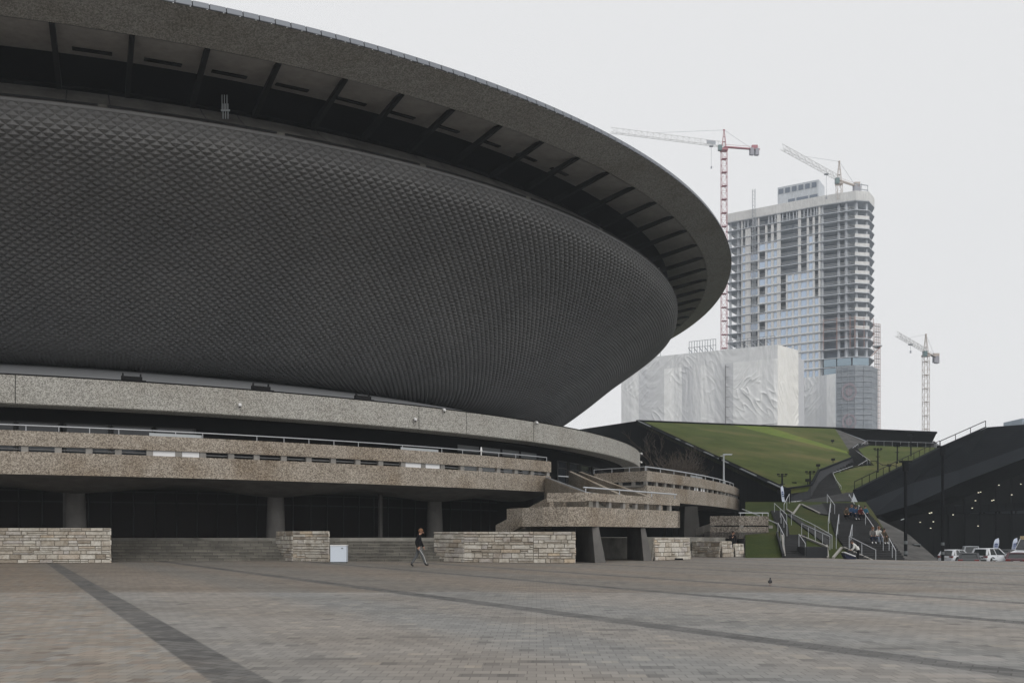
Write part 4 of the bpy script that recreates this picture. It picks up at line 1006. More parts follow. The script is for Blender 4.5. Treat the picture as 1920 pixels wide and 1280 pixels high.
stair_rail('handrail rising to the canopy terrace',[P(1616,832,152),P(1627,825,157)],.95,3)
stair_rail('long handrail along the terrace under the canopy',[P(1627,825.5,157),P(1752,830,152),P(1762,834,150)],1.3,9)
stair_rail('thin dark handrail curving across the upper turf',[P(1634,864,131),P(1643,864,129),P(1654,871,126),P(1676,872,125),P(1694,878,120)],.9,2,.045,'lamp_dark')
# dark lamps on the slope
def park_lamp(x,yb,yt,Y,label,arms=True):
    b,t_=P(x,yb,Y),P(x,yt,Y); root=empty('park_lamp',b,label,'park lamp','dark park lamps on the turf')
    mb=MB(); mb.tube([b-Vector((0,0,.3)),t_],.11,6,r1=.08); mb.build('pole',M['lamp_dark'],root)
    mb=MB(); mb.box(t_-Vector((0,0,.2)),(.9,.1,.08)); mb.box(t_-Vector((0,0,1.0)),(.5,.1,.08))
    mb.build('cross_arm',M['lamp_dark'],root)
    for s in (-.4,.0,.4):
        mb=MB(); mb.box((t_.x+s,t_.y,t_.z-.0),(.24,.22,.16)); mb.build('lamp_head',M['lamp_dark'],root)
park_lamp(1466.5,915,889,97,'dark park lamp behind the feather flag')
park_lamp(1519,932,884,101,'dark park lamp at the corner of the valley wall')
park_lamp(1646,889,841,118,'dark park lamp nearest the zigzag handrail on the upper turf')
park_lamp(1682.5,876,834,128,'dark park lamp in the middle of the upper turf')
park_lamp(1708,858,814.5,138,'dark park lamp below the canopy, highest on the turf')
for x,yb,yt,Y,lb in ((1489,912,906,101,'low dark spotlight on the turf edge beside the yellow sign'),(1514.5,909,900,101,'low dark spotlight on the turf beside the valley corner lamp'),(1534,883,872,116,'small dark spotlight at the bend of the valley wall'),(1562,873,861,125,'small dark spotlight on the turf above the valley wall'),(1561,835,826,150,'small dark spotlight high on the turf near the canopy'),(1667,882,872,118,'small dark spotlight on the turf beside the black overhang')):
    b,t_=P(x,yb,Y),P(x,yt,Y); root=empty('turf_spotlight',b,lb,'spotlight','small spotlights on the turf')
    mb=MB(); mb.tube([b-Vector((0,0,.3)),t_],.05,5); mb.build('pole',M['lamp_dark'],root); mb=MB(); mb.box(t_,(.45,.3,.3)); mb.build('lamp_head',M['lamp_dark'],root)
def mast(x,yt,Y,label,tip=None):
    b=P(x,1003,Y); b.z=-1.45 if x>1700 else -1.3; t_=P(x,yt,Y); root=empty('lighting_mast',b,label,'lighting mast','tall dark lighting masts')
    mb=MB(); mb.tube([b,t_],.125,8,r1=.10); mb.build('pole',M['lamp_dark'],root)
    mb=MB(); mb.box(t_,(.8,.25,.12)); mb.box(t_-Vector((0,0,.3)),(.3,.3,.7)); mb.build('lamp_head',M['lamp_dark'],root)
    for z in (1.5,2.2):
        mb=MB(); mb.lathe((b.x,b.y,b.z+z),[(.132,0),(.132,.22)],8); mb.build('sticker_band',M['grey_box'],root)
    return root,t_
r_,_=mast(1698,865,64,'tall dark lighting mast in front of the black overhang, standing by the stone wedge')
mb=MB(); a=P(1698,971,64); mb.beam(a,a+Vector((-.32,0,-.12)),.06,.05); mb.build('spotlight_arm',M['lamp_grey'],r_)
mast(1767.5,837,70,'tall dark lighting mast rising behind the white hatchback')
b=P(1491.5,925,100); root=empty('yellow_sign',b,'small yellow board on the dark valley wall','sign')
mb=MB(); mb.box(b+Vector((0,-.5,0)),(.5,.06,1.2)); mb.build('board',M['yellow'],root); mb=MB(); mb.tube([b+Vector((0,-.45,-.9)),b+Vector((0,-.45,.5))],.03,5); mb.build('post',M['lamp_dark'],root)
for i,x in enumerate((1718,1728,1732,1736.5,1741)):
    Y=72; b=P(x,1003,Y); b.z=-1.45; h=2.2 if i==0 else 1.7
    if i==0:
        root=empty('litter_bin',b,'tall dark litter bin between the mast and the bollards','litter bin'); mb=MB(); mb.box(b+Vector((0,0,h/2)),(.42,.42,h)); mb.build('bin_body',M['lamp_dark'],root); mb=MB(); mb.box(b+Vector((0,0,h+.04)),(.48,.48,.08)); mb.build('lid',M['grey_box'],root)
    else:
        mb=MB(); mb.lathe(b,[(.1,0),(.1,h-.1),(.06,h),(0.005,h+.02)],8); mb.box(b+Vector((0,0,.03)),(.3,.3,.06))
        tag(mb.build('bollard',M['lamp_dark']),'slim dark bollard in the row beside the stone wedge','bollard','bollards by the stone wedge')
# bare trees before the black wall
def bare_tree(x,Y,h,seed,label):
    rnd=random.Random(seed); X=(x-960)/F*Y; root=empty('bare_tree',(X,Y,0),label,'tree','bare trees before the black wall')
    tr=MB(); tw=MB()
    def grow(p,d,ln,r,dep):
        pts=[p]; q=p; dd=d
        for k in range(3):
            dd=(dd+Vector((rnd.gauss(0,.12),rnd.gauss(0,.12),rnd.gauss(.04,.08)))).normalized(); q=q+dd*ln/3; pts.append(q)
        (tr if dep<2 else tw).tube(pts,r,5 if dep<2 else 3,r1=r*.62,cap=False)
        if dep>=6: return
        for k in range(rnd.choice((3,3,4)) if dep<4 else 3):
            b=pts[rnd.choice((1,2,3))] if k else pts[-1]
            ax=Vector((rnd.gauss(0,1),rnd.gauss(0,1),rnd.gauss(0,.3))).normalized()
            nd=(dd+ax*rnd.uniform(.45,.95)+Vector((0,0,.12))).normalized(); grow(b,nd,ln*rnd.uniform(.62,.85),max(.018,r*.6),dep+1)
    grow(Vector((X,Y,0)),Vector((rnd.gauss(0,.05),0,1)),h*.34,.2,0)
    tr.build('trunk',M['bark'],root,fix=False); tw.build('crown',M['bark'],root,fix=False)
bare_tree(1243,118,13.3,3,'bare tree just above the end of the round concrete band')
bare_tree(1285,117,12.6,5,'bare tree behind the handrail of the far terrace, between the two others')
bare_tree(1330,116,10.8,8,'bare tree nearest the grey lamp post')

# feather flags
def feather_flag(x,yb,yt,Y,wpx,lean,label,zb=None):
    b=P(x,yb,Y); t_=P(x+lean,yt,Y); root=empty('feather_flag',(b.x,b.y,b.z if zb is None else zb),label,'flag','feather flags')
    mb=MB(); mb.tube([(b.x,b.y,b.z if zb is None else zb),b,(t_.x,t_.y,t_.z)],.035,5); mb.build('pole',M['lamp_dark'],root)
    w_=wpx/F*Y; h=t_.z-b.z; s=1 if wpx>0 else -1; mb=MB(); n=10; L0=[];R0=[]
    for i in range(n+1):
        k=i/n; p=b.lerp(t_,k); ww=w_*(1-.0*k) if k<.6 else w_*math.sqrt(max(0,1-((k-.6)/.4)**2))
        yy=.05*math.sin(k*7); L0.append(Vector((p.x,p.y+yy,p.z))); R0.append(Vector((p.x+ww,p.y+yy*1.5-.05,p.z-.06*abs(w_))))
    for i in range(n): mb.face([L0[i],R0[i],R0[i+1],L0[i+1]])
    o=mb.build('banner',M['flag_white'],root,fix=False); md=o.modifiers.new('th','SOLIDIFY'); md.thickness=.02
    mb=MB()
    for k0,k1 in ((.42,.50),(.53,.60),(.30,.36)):
        a=b.lerp(t_,k0); c=b.lerp(t_,k1); mb.box(((a.x+c.x)/2+w_*.52,a.y-.12,(a.z+c.z)/2),(abs(w_)*.55,.02,(c.z-a.z)*.85))
    mb.lathe((b.lerp(t_,.62).x+w_*.5,b.y-.12,b.lerp(t_,.62).z),[(.01,-.02),(abs(w_)*.2,0),(.01,.02)],10)
    mb.build('print',M['flag_blue'],root)
feather_flag(1472.5,940,909,94,-6,-5,'tall narrow white feather flag at the top of the handrail on the slope')
feather_flag(1872,1036,1007,104,-10.5,1,'pale blue feather flag directly behind the white car with raised rear window',zb=-1.45)
feather_flag(1906,1036,1006.5,104,-9.5,1.5,'pale blue feather flag beside the cream van',zb=-1.45)

# ------------------------------------------------------------------ building wrapped in white sheets
def wrinkled(mb,p00,p10,p11,p01,nx,ny,amp,seed,bands):
    p00,p10,p11,p01=[Vector(q) for q in (p00,p10,p11,p01)]; nrm=(p10-p00).cross(p01-p00).normalized()
    if nrm.y>0: nrm=-nrm
    ux=(p10-p00).length; V=[]
    def band(u,v):
        for (u0,u1,v0,v1,tn) in bands:
            if u0<=u<u1 and v0<=v<v1: return tn
        return .45
    for j in range(ny+1):
        for i in range(nx+1):
            u,v=i/nx,j/ny; p=p00.lerp(p10,u).lerp(p01.lerp(p11,u),v); w_=u*ux; h_=v*(p01-p00).length
            q=Vector((w_*.40+seed+.35*h_*math.sin(seed+w_*.2),h_*.32,seed)); a=noise.fractal(q,1.0,2.1,3)
            rg=1-abs(noise.noise(Vector((w_*.55+.5*h_*noise.noise(Vector((w_*.1,h_*.1,seed)))+seed,h_*.5,2.0))))
            sg=1 if noise.noise(Vector((w_*.09+seed,h_*.09,8.0)))>0 else -1
            f1=noise.noise(Vector((w_*.75+sg*h_*.55+seed,(h_*.75-sg*w_*.55)*.28,1.0))); fo=(1-abs(f1))**7; pt=max(0,noise.noise(Vector((w_*.16+seed,h_*.14,6.0)))+.25)
            d=(a*.35+fo*pt*.9)*amp
            if i in (0,nx) or j==0: d*=.2
            V.append(p+nrm*d)
    for j in range(ny):
        for i in range(nx):
            k=j*(nx+1)+i; mb.face([V[k],V[k+1],V[k+nx+2],V[k+nx+1]],0,band((i+.5)/nx,(j+.5)/ny))
WZ=40.3
wc=P(1458,646,190); wl=Vector((24.2,206.8,0)); wr=P(1497,657,196)
WR=empty('wrapped_building',(wc.x,wc.y,0),'tall building wrapped in wrinkled white sheets behind the turf roof','building')
wl0=wl+(wl-Vector((wc.x,wc.y,0)))*.0
def at(p,z): return Vector((p.x,p.y,z))
rb=random.Random(4); bands=[]
u=0
while u<1:
    w_=rb.choice((.035,.05,.07,.1)); bands.append((u,u+w_,0,.40,min(1,max(0,rb.gauss(.5,.28))))); u+=w_
u=0
while u<1:
    w_=rb.choice((.035,.05,.07)); bands.append((u,u+w_,.40,.90,min(1,max(0,rb.gauss(.55,.33))))); u+=w_
mb=MB(); wrinkled(mb,at(wl,12),at(wc,12),at(wc,WZ),at(wl,WZ),240,170,.24,3.0,bands); mb.build('wrapping_sheet',M['wrap'],WR,fix=True)
mb=MB(); wrinkled(mb,at(wc,12),at(wr,12),at(wr,WZ),at(wc,WZ),60,150,.24,9.0,[(0,.45,0,1,.75),(.45,1,0,1,.65)]); mb.build('wrapping_sheet',M['wrap2'],WR)
mb=MB()
dl=(wl-Vector((wc.x,wc.y,0))).normalized(); nf=Vector((dl.y,-dl.x,0)); nf=nf if nf.y<0 else -nf
for k,z0_,z1_ in ((.312,24.4,37.0),(.312,12,23.5)):
    p=Vector((wc.x,wc.y,0))-(Vector((wc.x,wc.y,0))-wl)*k+nf*.35; mb.beam((p.x,p.y,z0_),(p.x,p.y,z1_),.10 if z0_<20 else .2,.1)
mb.build('sheet_seam',M['seam'],WR)
for k0,k1,z_ in ((0,.42,24.2),(.45,.7,23.6),(.72,.97,22.6)):
    mb=MB(); a=Vector((wc.x,wc.y,z_)).lerp(at(wl,z_),k0)+nf*.3; b=Vector((wc.x,wc.y,z_-.4)).lerp(at(wl,z_-.4),k1)+nf*.3; mb.beam(a,b,.07,.07); mb.build('sheet_seam',M['seam'],WR)
for z_ in [13.5+i*2.1 for i in range(12)]:
    p=Vector((wc.x,wc.y,0)).lerp(wl,.285)+nf*.42; p2=Vector((wc.x,wc.y,0)).lerp(wl,.31)+nf*.42; mb=MB(); mb.beam((p.x,p.y,z_),(p2.x,p2.y,z_),.06,.06); mb.build('sheet_tie',M['seam'],WR)
bk_=Vector((.45,.9,0))*12
mb=MB(); mb.prism([(wl.x+.5,wl.y+1.0),(wc.x-.05,wc.y+1.2),(wr.x-.9,wr.y+.9),(wr.x+bk_.x-.8,wr.y+bk_.y),(wl.x+bk_.x,wl.y+bk_.y)],0,WZ-.25); mb.build('building_body',M['wrap'],WR)
wq0,wq1=P(1492,702,222),P(1567,700,214)
mb=MB(); wrinkled(mb,at(wq0,10),at(wq1,10),at(wq1,wq1.z),at(wq0,wq1.z),90,100,.24,17.0,[(0,.3,0,.5,.35),(.3,.6,0,.5,.45),(.6,.78,0,1,.3),(.78,1,0,1,.8),(.2,.5,.5,1,.6)]); mb.build('wrapping_sheet',M['wrap'],WR)
mb=MB(); mb.prism([(wq0.x,wq0.y+1.2),(wq1.x-.2,wq1.y+1.2),(wq1.x+4,wq1.y+12),(wq0.x+4,wq0.y+12)],0,wq1.z-.2); mb.build('building_body',M['wrap'],WR)
# scaffold guards on its roof
def guard(label,k0,k1,h,n,lean=True,off=0):
    a=Vector((wc.x,wc.y,WZ)).lerp(at(wl,WZ),k0)+Vector((.3,.6,0)); b=Vector((wc.x,wc.y,WZ)).lerp(at(wl,WZ),k1)+Vector((.3,.6,0))
    root=empty('scaffold_guard',a,label,'scaffold','scaffold guards on the wrapped roof'); mb=MB(); up=Vector((0,0,h))
    for i in range(n+1):
        q=a.lerp(b,i/n); mb.tube([q+Vector((0,0,-.3)),q+up],.06,4,cap=False)
    mb.build('upright',M['steel_grey'],root)
    mb=MB()
    for f_ in (.5,1.0): mb.tube([a+up*f_,b+up*f_],.05,4,cap=False)
    mb.build('rail_tube',M['steel_grey'],root)
    if lean:
        mb=MB()
        for i in range(0,n,2):
            q=a.lerp(b,(i+.6)/n); mb.tube([q+Vector((0,-.2,-.2)),q+(b-a).normalized()*1.0+Vector((0,0,h*.5))],.09,4,cap=False)
        mb.build('brace',M['steel_grey'],root)
guard('scaffold guard rail on the wrapped roof, cut by the rim of the dish',.74,.99,2.2,8)
guard('tall scaffold guard on the wrapped roof below the red crane mast',.38,.55,2.6,10)
guard('scaffold guard on the wrapped roof in front of the tower',.02,.30,2.0,12)

# ------------------------------------------------------------------ tower block under construction
TP=[Vector((86,374.5)),Vector((117.5,354.4)),Vector((128.6,348.9)),Vector((134,350)),Vector((138.6,356.7))]
TW=empty('tower_block',(117.5,365,0),'unfinished concrete tower block with open floors and balconies in pale haze','tower')
def tpl(x,inset=0.0):
    k=(x-960)/F
    for a,b in zip(TP,TP[1:]):
        # a+(b-a)t with X=kY
        den=(b.x-a.x)-k*(b.y-a.y)
        t_=(k*a.y-a.x)/den if abs(den)>1e-9 else 0
        if -1e-6<=t_<=1+1e-6:
            p=a.lerp(b,t_); d=(b-a).normalized(); n_=Vector((-d.y,d.x)); 
            return p+n_*inset
    return (TP[0] if x<1500 else TP[-1]).copy()
nb=Vector((.538,.843))
outline=[p-nb*.25 for p in TP]+[Vector((141,368)),Vector((128,384)),Vector((100,396))]
FZ=lambda k:126.7-3.43*k
NF=26
slab=MB(); slab.prism([(p.x,p.y) for p in outline],-.30,0)
s0=slab.build('floor_slab',M['tower'],None)
for v_ in s0.data.vertices: v_.co.x-=TW.location.x; v_.co.y-=TW.location.y
s0.parent=TW; s0.location=(0,0,FZ(0))
for k in range(1,NF):
    c_=s0.copy(); COL.objects.link(c_); c_.parent=TW; c_.location=(0,0,FZ(k))
mb=MB(); mb.prism([(p.x,p.y) for p in [q-nb*.1 for q in outline]],FZ(0)-.02,130.1); mb.build('roof_parapet',M['tower_pier'],TW)
mb=MB(); mb.prism([(p.x,p.y) for p in outline],0,FZ(NF-1)-.4); mb.build('podium',M['tower'],TW)
core=[tpl(1393,4.2),tpl(1535,4.2),tpl(1590,6),Vector((129,358)),Vector((131,366)),Vector((122,380)),Vector((100,391))]
mb=MB(); mb.prism([(p.x,p.y) for p in core],FZ(NF-1),FZ(0)); mb.build('core_wall',M['tower_dark'],TW)
# facade strips (pixel columns of the photograph) and the bays between them
piers=[(1390,1392),(1397.5,1407.5),(1420.5,1423.5),(1434.5,1438.5),(1445.5,1450.5),(1456.5,1463.5),(1473.5,1476.5),(1484.5,1488.5),(1496,1501.5),(1512.5,1516.5),(1523.5,1527.5),(1534.5,1538)]
bays=[(piers[i][1],piers[i+1][0]) for i in range(11)]
def openf(b,k):
    if k==0: return 1
    if b==0: return 1 if k<3 or k in(14,17) else 0
    if b==1: return 1 if k in(1,2,3,5,7,9,11,13,14,16,18) else 0
    if b==2: return 1 if k<3 or k in(4,6,8,10,12,14,15) else 0
    if b in(3,4): return 1 if k<3 else 0
    if b==5: return 1 if k<=10 or k in(15,) else 0
    if b in(6,7): return 1 if k<=6 else 0
    if b==8: return 1 if k<=6 else 0
    if b==9: return 1 if k<=2 else 0
    if b==10: return 1 if k<=9 else 0
    return 0
for i,(x0,x1) in enumerate(piers):
    mb=MB()
    for k in range(NF-1):
        if i in(6,7) and k<=6: continue
        if k==0 and i not in (0,2,5,8,11): continue
        a,b=tpl(x0),tpl(x1); a2,b2=tpl(x0,.55),tpl(x1,.55)
        mb.prism([(a.x,a.y),(b.x,b.y),(b2.x,b2.y),(a2.x,a2.y)],FZ(k+1),FZ(k)-.36)
    mb.build('facade_pier',M['tower_pier'],TW)
# slim studs of the open top storey
for x in (1396,1402,1412,1418,1441,1447,1453,1459,1467,1475,1480,1487,1493,1499,1507,1514,1520,1526,1531):
    a=tpl(x,.3); mb=MB(); mb.beam((a.x,a.y,FZ(1)),(a.x,a.y,FZ(0)-.36),.35,.35); mb.build('stud',M['tower'],TW)
wins=[(b,k) for k in range(NF-1) for b in range(11) if not openf(b,k)]
wins.sort(key=lambda q:-(bays[q[0]][1]-bays[q[0]][0])*1000+q[1])
rest=MB()
for idx,(b,k) in enumerate(wins):
    x0,x1=bays[b]; a,c_=tpl(x0+.3,.3),tpl(x1-.3,.3); a2,c2=tpl(x0+.3,.42),tpl(x1-.3,.42); mb=MB() if idx<99 else rest
    z0_,z1_=FZ(k+1)+.35,FZ(k)-.62
    mb.prism([(a.x,a.y),(c_.x,c_.y),(c2.x,c2.y),(a2.x,a2.y)],z0_,z1_)
    if idx<99: mb.build('window',M['tower_glass'],TW)
o=rest.build('window_grid',M['tower_glass'],TW); o['kind']='stuff'
mb=MB()
for (b,k) in wins:
    x0,x1=bays[b]; a,c_=tpl(x0),tpl(x1); a2,c2=tpl(x0,.5),tpl(x1,.5)
    mb.prism([(a.x,a.y),(c_.x,c_.y),(c2.x,c2.y),(a2.x,a2.y)],FZ(k)-.62,FZ(k)-.36); mb.prism([(a.x,a.y),(c_.x,c_.y),(c2.x,c2.y),(a2.x,a2.y)],FZ(k+1),FZ(k+1)+.35)
mb.build('spandrel',M['tower_pier'],TW)['kind']='stuff'
# guard rails of the open bays
mb=MB()
for k in range(NF-1):
    runs=[(1464,1496)] if 2<=k<=6 else []
    if k<14: runs.append((1538,1604))
    for b in range(11):
        if openf(b,k) and not(b in(5,6,7) and 2<=k<=6): runs.append(bays[b])
    if k<20: runs.append((1364,1390))
    for x0,x1 in runs:
        xs=[x0]+[v_ for v_ in (1540.5,1583) if x0<v_<x1]+[x1]
        for h_ in (.55,1.15):
            for q0,q1 in zip(xs,xs[1:]):
                a,c_=tpl(q0,.05),tpl(q1,.05); mb.beam((a.x,a.y,FZ(k+1)+h_),(c_.x,c_.y,FZ(k+1)+h_),.09,.09)
o=mb.build('guard_rail',M['tower_pier'],TW); o['kind']='stuff'
# open balcony storeys: columns, cross walls, white parapet boxes at the corner
for x,ins in ((1541,.8),(1572,1.2),(1586,.9),(1609,1.2),(1628,1.4),(1368,1.0),(1376,5),(1383,1.0)):
    a=tpl(x,ins); mb=MB(); mb.box((a.x,a.y,(FZ(NF-1)+FZ(0))/2),(.75,.75,FZ(0)-FZ(NF-1)),.5); mb.build('concrete_column',M['tower'],TW)
a,b=tpl(1586,1.0),tpl(1590,7); mb=MB(); mb.beam((a.x,a.y,(FZ(0)+FZ(NF-1))/2-.2),(b.x,b.y,(FZ(0)+FZ(NF-1))/2-.2),.4,FZ(0)-FZ(NF-1)); mb.build('cross_wall',M['tower'],TW)
pb0=MB(); a,b,c_=tpl(1603,.0),tpl(1630,.0),tpl(1637,.0); pb0.beam((a.x,a.y,.62),(b.x,b.y,.62),.2,1.2)
pp=pb0.build('balcony_parapet',M['tower_pier'],None)
for v_ in pp.data.vertices: v_.co.x-=TW.location.x; v_.co.y-=TW.location.y
pp.parent=TW; pp.location=(0,0,FZ(2))
for k in range(3,15): c2=pp.copy(); COL.objects.link(c2); c2.parent=TW; c2.location=(0,0,FZ(k))
# penthouse
ph=[tpl(1448,7),tpl(1526,7),tpl(1526,7)+nb*9,tpl(1448,7)+nb*9]
Zp=lambda y,Y: EYE+(YH-y)/F*Y
mb=MB(); mb.prism([(p.x,p.y) for p in ph],129,139.3); mb.build('penthouse_wall',M['tower'],TW)
for i in range(6):
    x0=1450+i*12.6; a,b=tpl(x0,6.9),tpl(x0+9,6.9); mb=MB(); mb.slab([(a.x,a.y,136.6),(b.x,b.y,136.6),(b.x,b.y,138.5),(a.x,a.y,138.5)],tuple(-nb*.08)+(0,)); mb.build('penthouse_window',M['pent_glass'],TW)
for x0,x1 in ((1468,1481),(1484,1506),(1509,1524)):
    a,b=tpl(x0,6.9),tpl(x1,6.9); mb=MB(); mb.slab([(a.x,a.y,131.0),(b.x,b.y,131.0),(b.x,b.y,133.8),(a.x,a.y,133.8)],tuple(-nb*.08)+(0,)); mb.build('penthouse_window',M['pent_glass'],TW)
# glazed lower storeys at the corner, cladding of the netted part
for k in range(17,24):
    for x0,x1 in ((1545,1568),(1570,1596),(1599,1628)):
        if k>20 and x0>1560: continue
        a,b=tpl(x0,-.3),tpl(x1,-.3); mb=MB(); mb.slab([(a.x,a.y,FZ(k+1)+.15),(b.x,b.y,FZ(k+1)+.15),(b.x,b.y,FZ(k)-.5),(a.x,a.y,FZ(k)-.5)],tuple(nb*.15)+(0,)); mb.build('corner_glazing',M['tower_glass2'] if k<19 else M['tower_glass'],TW)
# ------------------------------------------------------------------ scaffolds and netting round the tower foot
def scaff(name,label,path,z0,z1,dz,dx,depth,m,cat='scaffold',grp='scaffolds on the tower',plat=True,par=None):
    root=empty(name,(path[0].x,path[0].y,z0),label,cat,grp); up=MB(); ho=MB(); pf=MB(); pts=[]
    for a,b in zip(path,path[1:]):
        n=max(1,int((b-a).length/dx)); pts+=[a.lerp(b,i/n) for i in range(n)]
    pts.append(path[-1]); d=Vector((-nb.x,-nb.y))*depth
    for p in pts:
        for q in (p,p+d): up.beam((q.x,q.y,z0),(q.x,q.y,z1),.09,.09)
    z=z0+dz
    while z<=z1:
        for a,b in zip(pts,pts[1:]):
            ho.beam((a.x+d.x,a.y+d.y,z+.9),(b.x+d.x,b.y+d.y,z+.9),.09,.09)
            if plat: pf.slab([(a.x,a.y,z),(b.x,b.y,z),(b.x+d.x,b.y+d.y,z),(a.x+d.x,a.y+d.y,z)],(0,0,.1))
        for p in pts: ho.beam((p.x,p.y,z),(p.x+d.x,p.y+d.y,z),.09,.09)
        z+=dz
    up.build('upright',M[m],root); ho.build('rail_tube',M[m],root)
    if pf.v: pf.build('platform',M['steel_grey'],root)
sp=[tpl(1641,-.4)+Vector((.5,1)),tpl(1641,-.4)+Vector((3.0,.2))]
scaff('corner_scaffold','narrow reddish scaffold standing at the corner of the netted tower foot',[Vector((138.2,355.2)),Vector((140.6,356.2))],5,82,2.05,.8,1.2,'steel_rust')
scaff('hung_scaffold','brown scaffold frames hung on the balcony floors above the glazed storeys',[tpl(1545,-.5),tpl(1595,-.5),tpl(1604,-.6),tpl(1634,-.8)],FZ(16)-.5,FZ(13)+1.2,3.43,4.0,1.1,'steel_rust',plat=False)
root=empty('protection_platform',(138,352,FZ(16)),'dark catch platform jutting out from the tower corner above the glazed storeys','platform')
mb=MB(); a,b,c_=tpl(1600,-.4),tpl(1632,-.4),tpl(1639,-.4); mb.slab([(b.x,b.y,FZ(16)+.6),(b.x+5.2,b.y+3.0,FZ(16)+1.4),(c_.x+2.2,c_.y+2,FZ(16)+.9)],(0,0,.35)); mb.build('deck',M['steel_grey'],root)
mb=MB(); mb.beam((b.x,b.y,FZ(16)-3),(b.x+4.6,b.y+2.7,FZ(16)+1.2),.2,.2); mb.build('brace',M['steel_rust'],root)
for k in range(17,24):
    pass
NETP=[tpl(1569,-1.4),tpl(1604,-1.6),tpl(1629.5,-1.9),tpl(1638,-1.4)]
NET=empty('netted_scaffold',(NETP[0].x,NETP[0].y,0),'grey netting covered scaffold at the foot of the tower with faded red emblems','scaffold')
mb=MB()
for a,b in zip(NETP,NETP[1:]): mb.slab([(a.x,a.y,20),(b.x,b.y,20),(b.x,b.y,64.6),(a.x,a.y,64.6)],tuple(nb*.3)+(0,))
mb.build('netting',M['net'],NET)
for z in [24+2.05*i for i in range(20)]:
    mb=MB()
    for a,b in zip(NETP,NETP[1:]): mb.beam((a.x-.1,a.y-.15,z),(b.x-.1,b.y-.15,z),.12,.12 if int(z*10)%3 else .3)
    mb.build('ledger_tube',M['steel_grey'],NET)
for x in (1569,1580,1592,1604,1615,1626,1636):
    a=tpl(x,-1.75); mb=MB(); mb.beam((a.x,a.y,20),(a.x,a.y,64.6),.12,.12); mb.build('upright_tube',M['steel_grey'],NET)
for z,rr in ((55,3.4),(43.8,3.2)):
    a=tpl(1593,-1.75); mb=MB(); d_=(tpl(1600,-1.75)-tpl(1586,-1.75)).normalized(); n_=20
    for r0_,r1_ in ((rr,rr*.72),(rr*.45,0.02)):
        for i in range(n_):
            q0,q1=2*math.pi*i/n_,2*math.pi*(i+1)/n_
            pt=lambda r,q:(a.x+d_.x*r*math.cos(q)*.8-.0*z,a.y+d_.y*r*math.cos(q)*.8-.02,z+r*math.sin(q))
            mb.face([pt(r0_,q0),pt(r0_,q1),pt(r1_,q1),pt(r1_,q0)])
    mb.build('emblem',M['emblem'],NET)
# hoist mast on the tower facade
a=tpl(1414.5,-.8); ht=Zp(355,a.y); root=empty('hoist_mast',(a.x,a.y,0),'slender lattice hoist mast running up the tower facade past the roof','hoist')
mb=MB()
for sx in (-.5,.5):
    for sy in (-.4,.4): mb.beam((a.x+sx,a.y+sy,0),(a.x+sx,a.y+sy,ht),.11,.11)
z=40
while z<ht:
    mb.beam((a.x-.5,a.y-.4,z),(a.x+.5,a.y-.4,z),.1,.1); mb.beam((a.x-.5,a.y-.4,z),(a.x+.5,a.y-.4,min(ht,z+1.4)),.08,.08); z+=1.4
mb.build('lattice',M['steel_grey'],root)

# ------------------------------------------------------------------ tower cranes
def lattice(mb,a,b,w,h,n,r=.1,tri=False):
    """box truss from a to b; w across, h up"""
    a,b=Vector(a),Vector(b); d=(b-a).normalized(); up=Vector((0,0,1)) if abs(d.z)<.9 else Vector((0,1,0))
    s=d.cross(up).normalized(); u=s.cross(d).normalized()
    cs=[(-w/2,0),(w/2,0),(0,h)] if tri else [(-w/2,-h/2),(w/2,-h/2),(w/2,h/2),(-w/2,h/2)]
    ch=[[a+s*x+u*y+(b-a)*(i/n) for i in range(n+1)] for x,y in cs]
    for c in ch: mb.beam(c[0],c[-1],r,r)
    m_=len(ch)
    for i in range(n):
        for q in range(m_):
            p,o_=ch[q],ch[(q+1)%m_]
            mb.beam(p[i],o_[i],r*.6,r*.6)
            mb.beam(p[i],o_[i+1],r*.6,r*.6) if i%2 else mb.beam(o_[i],p[i+1],r*.6,r*.6)
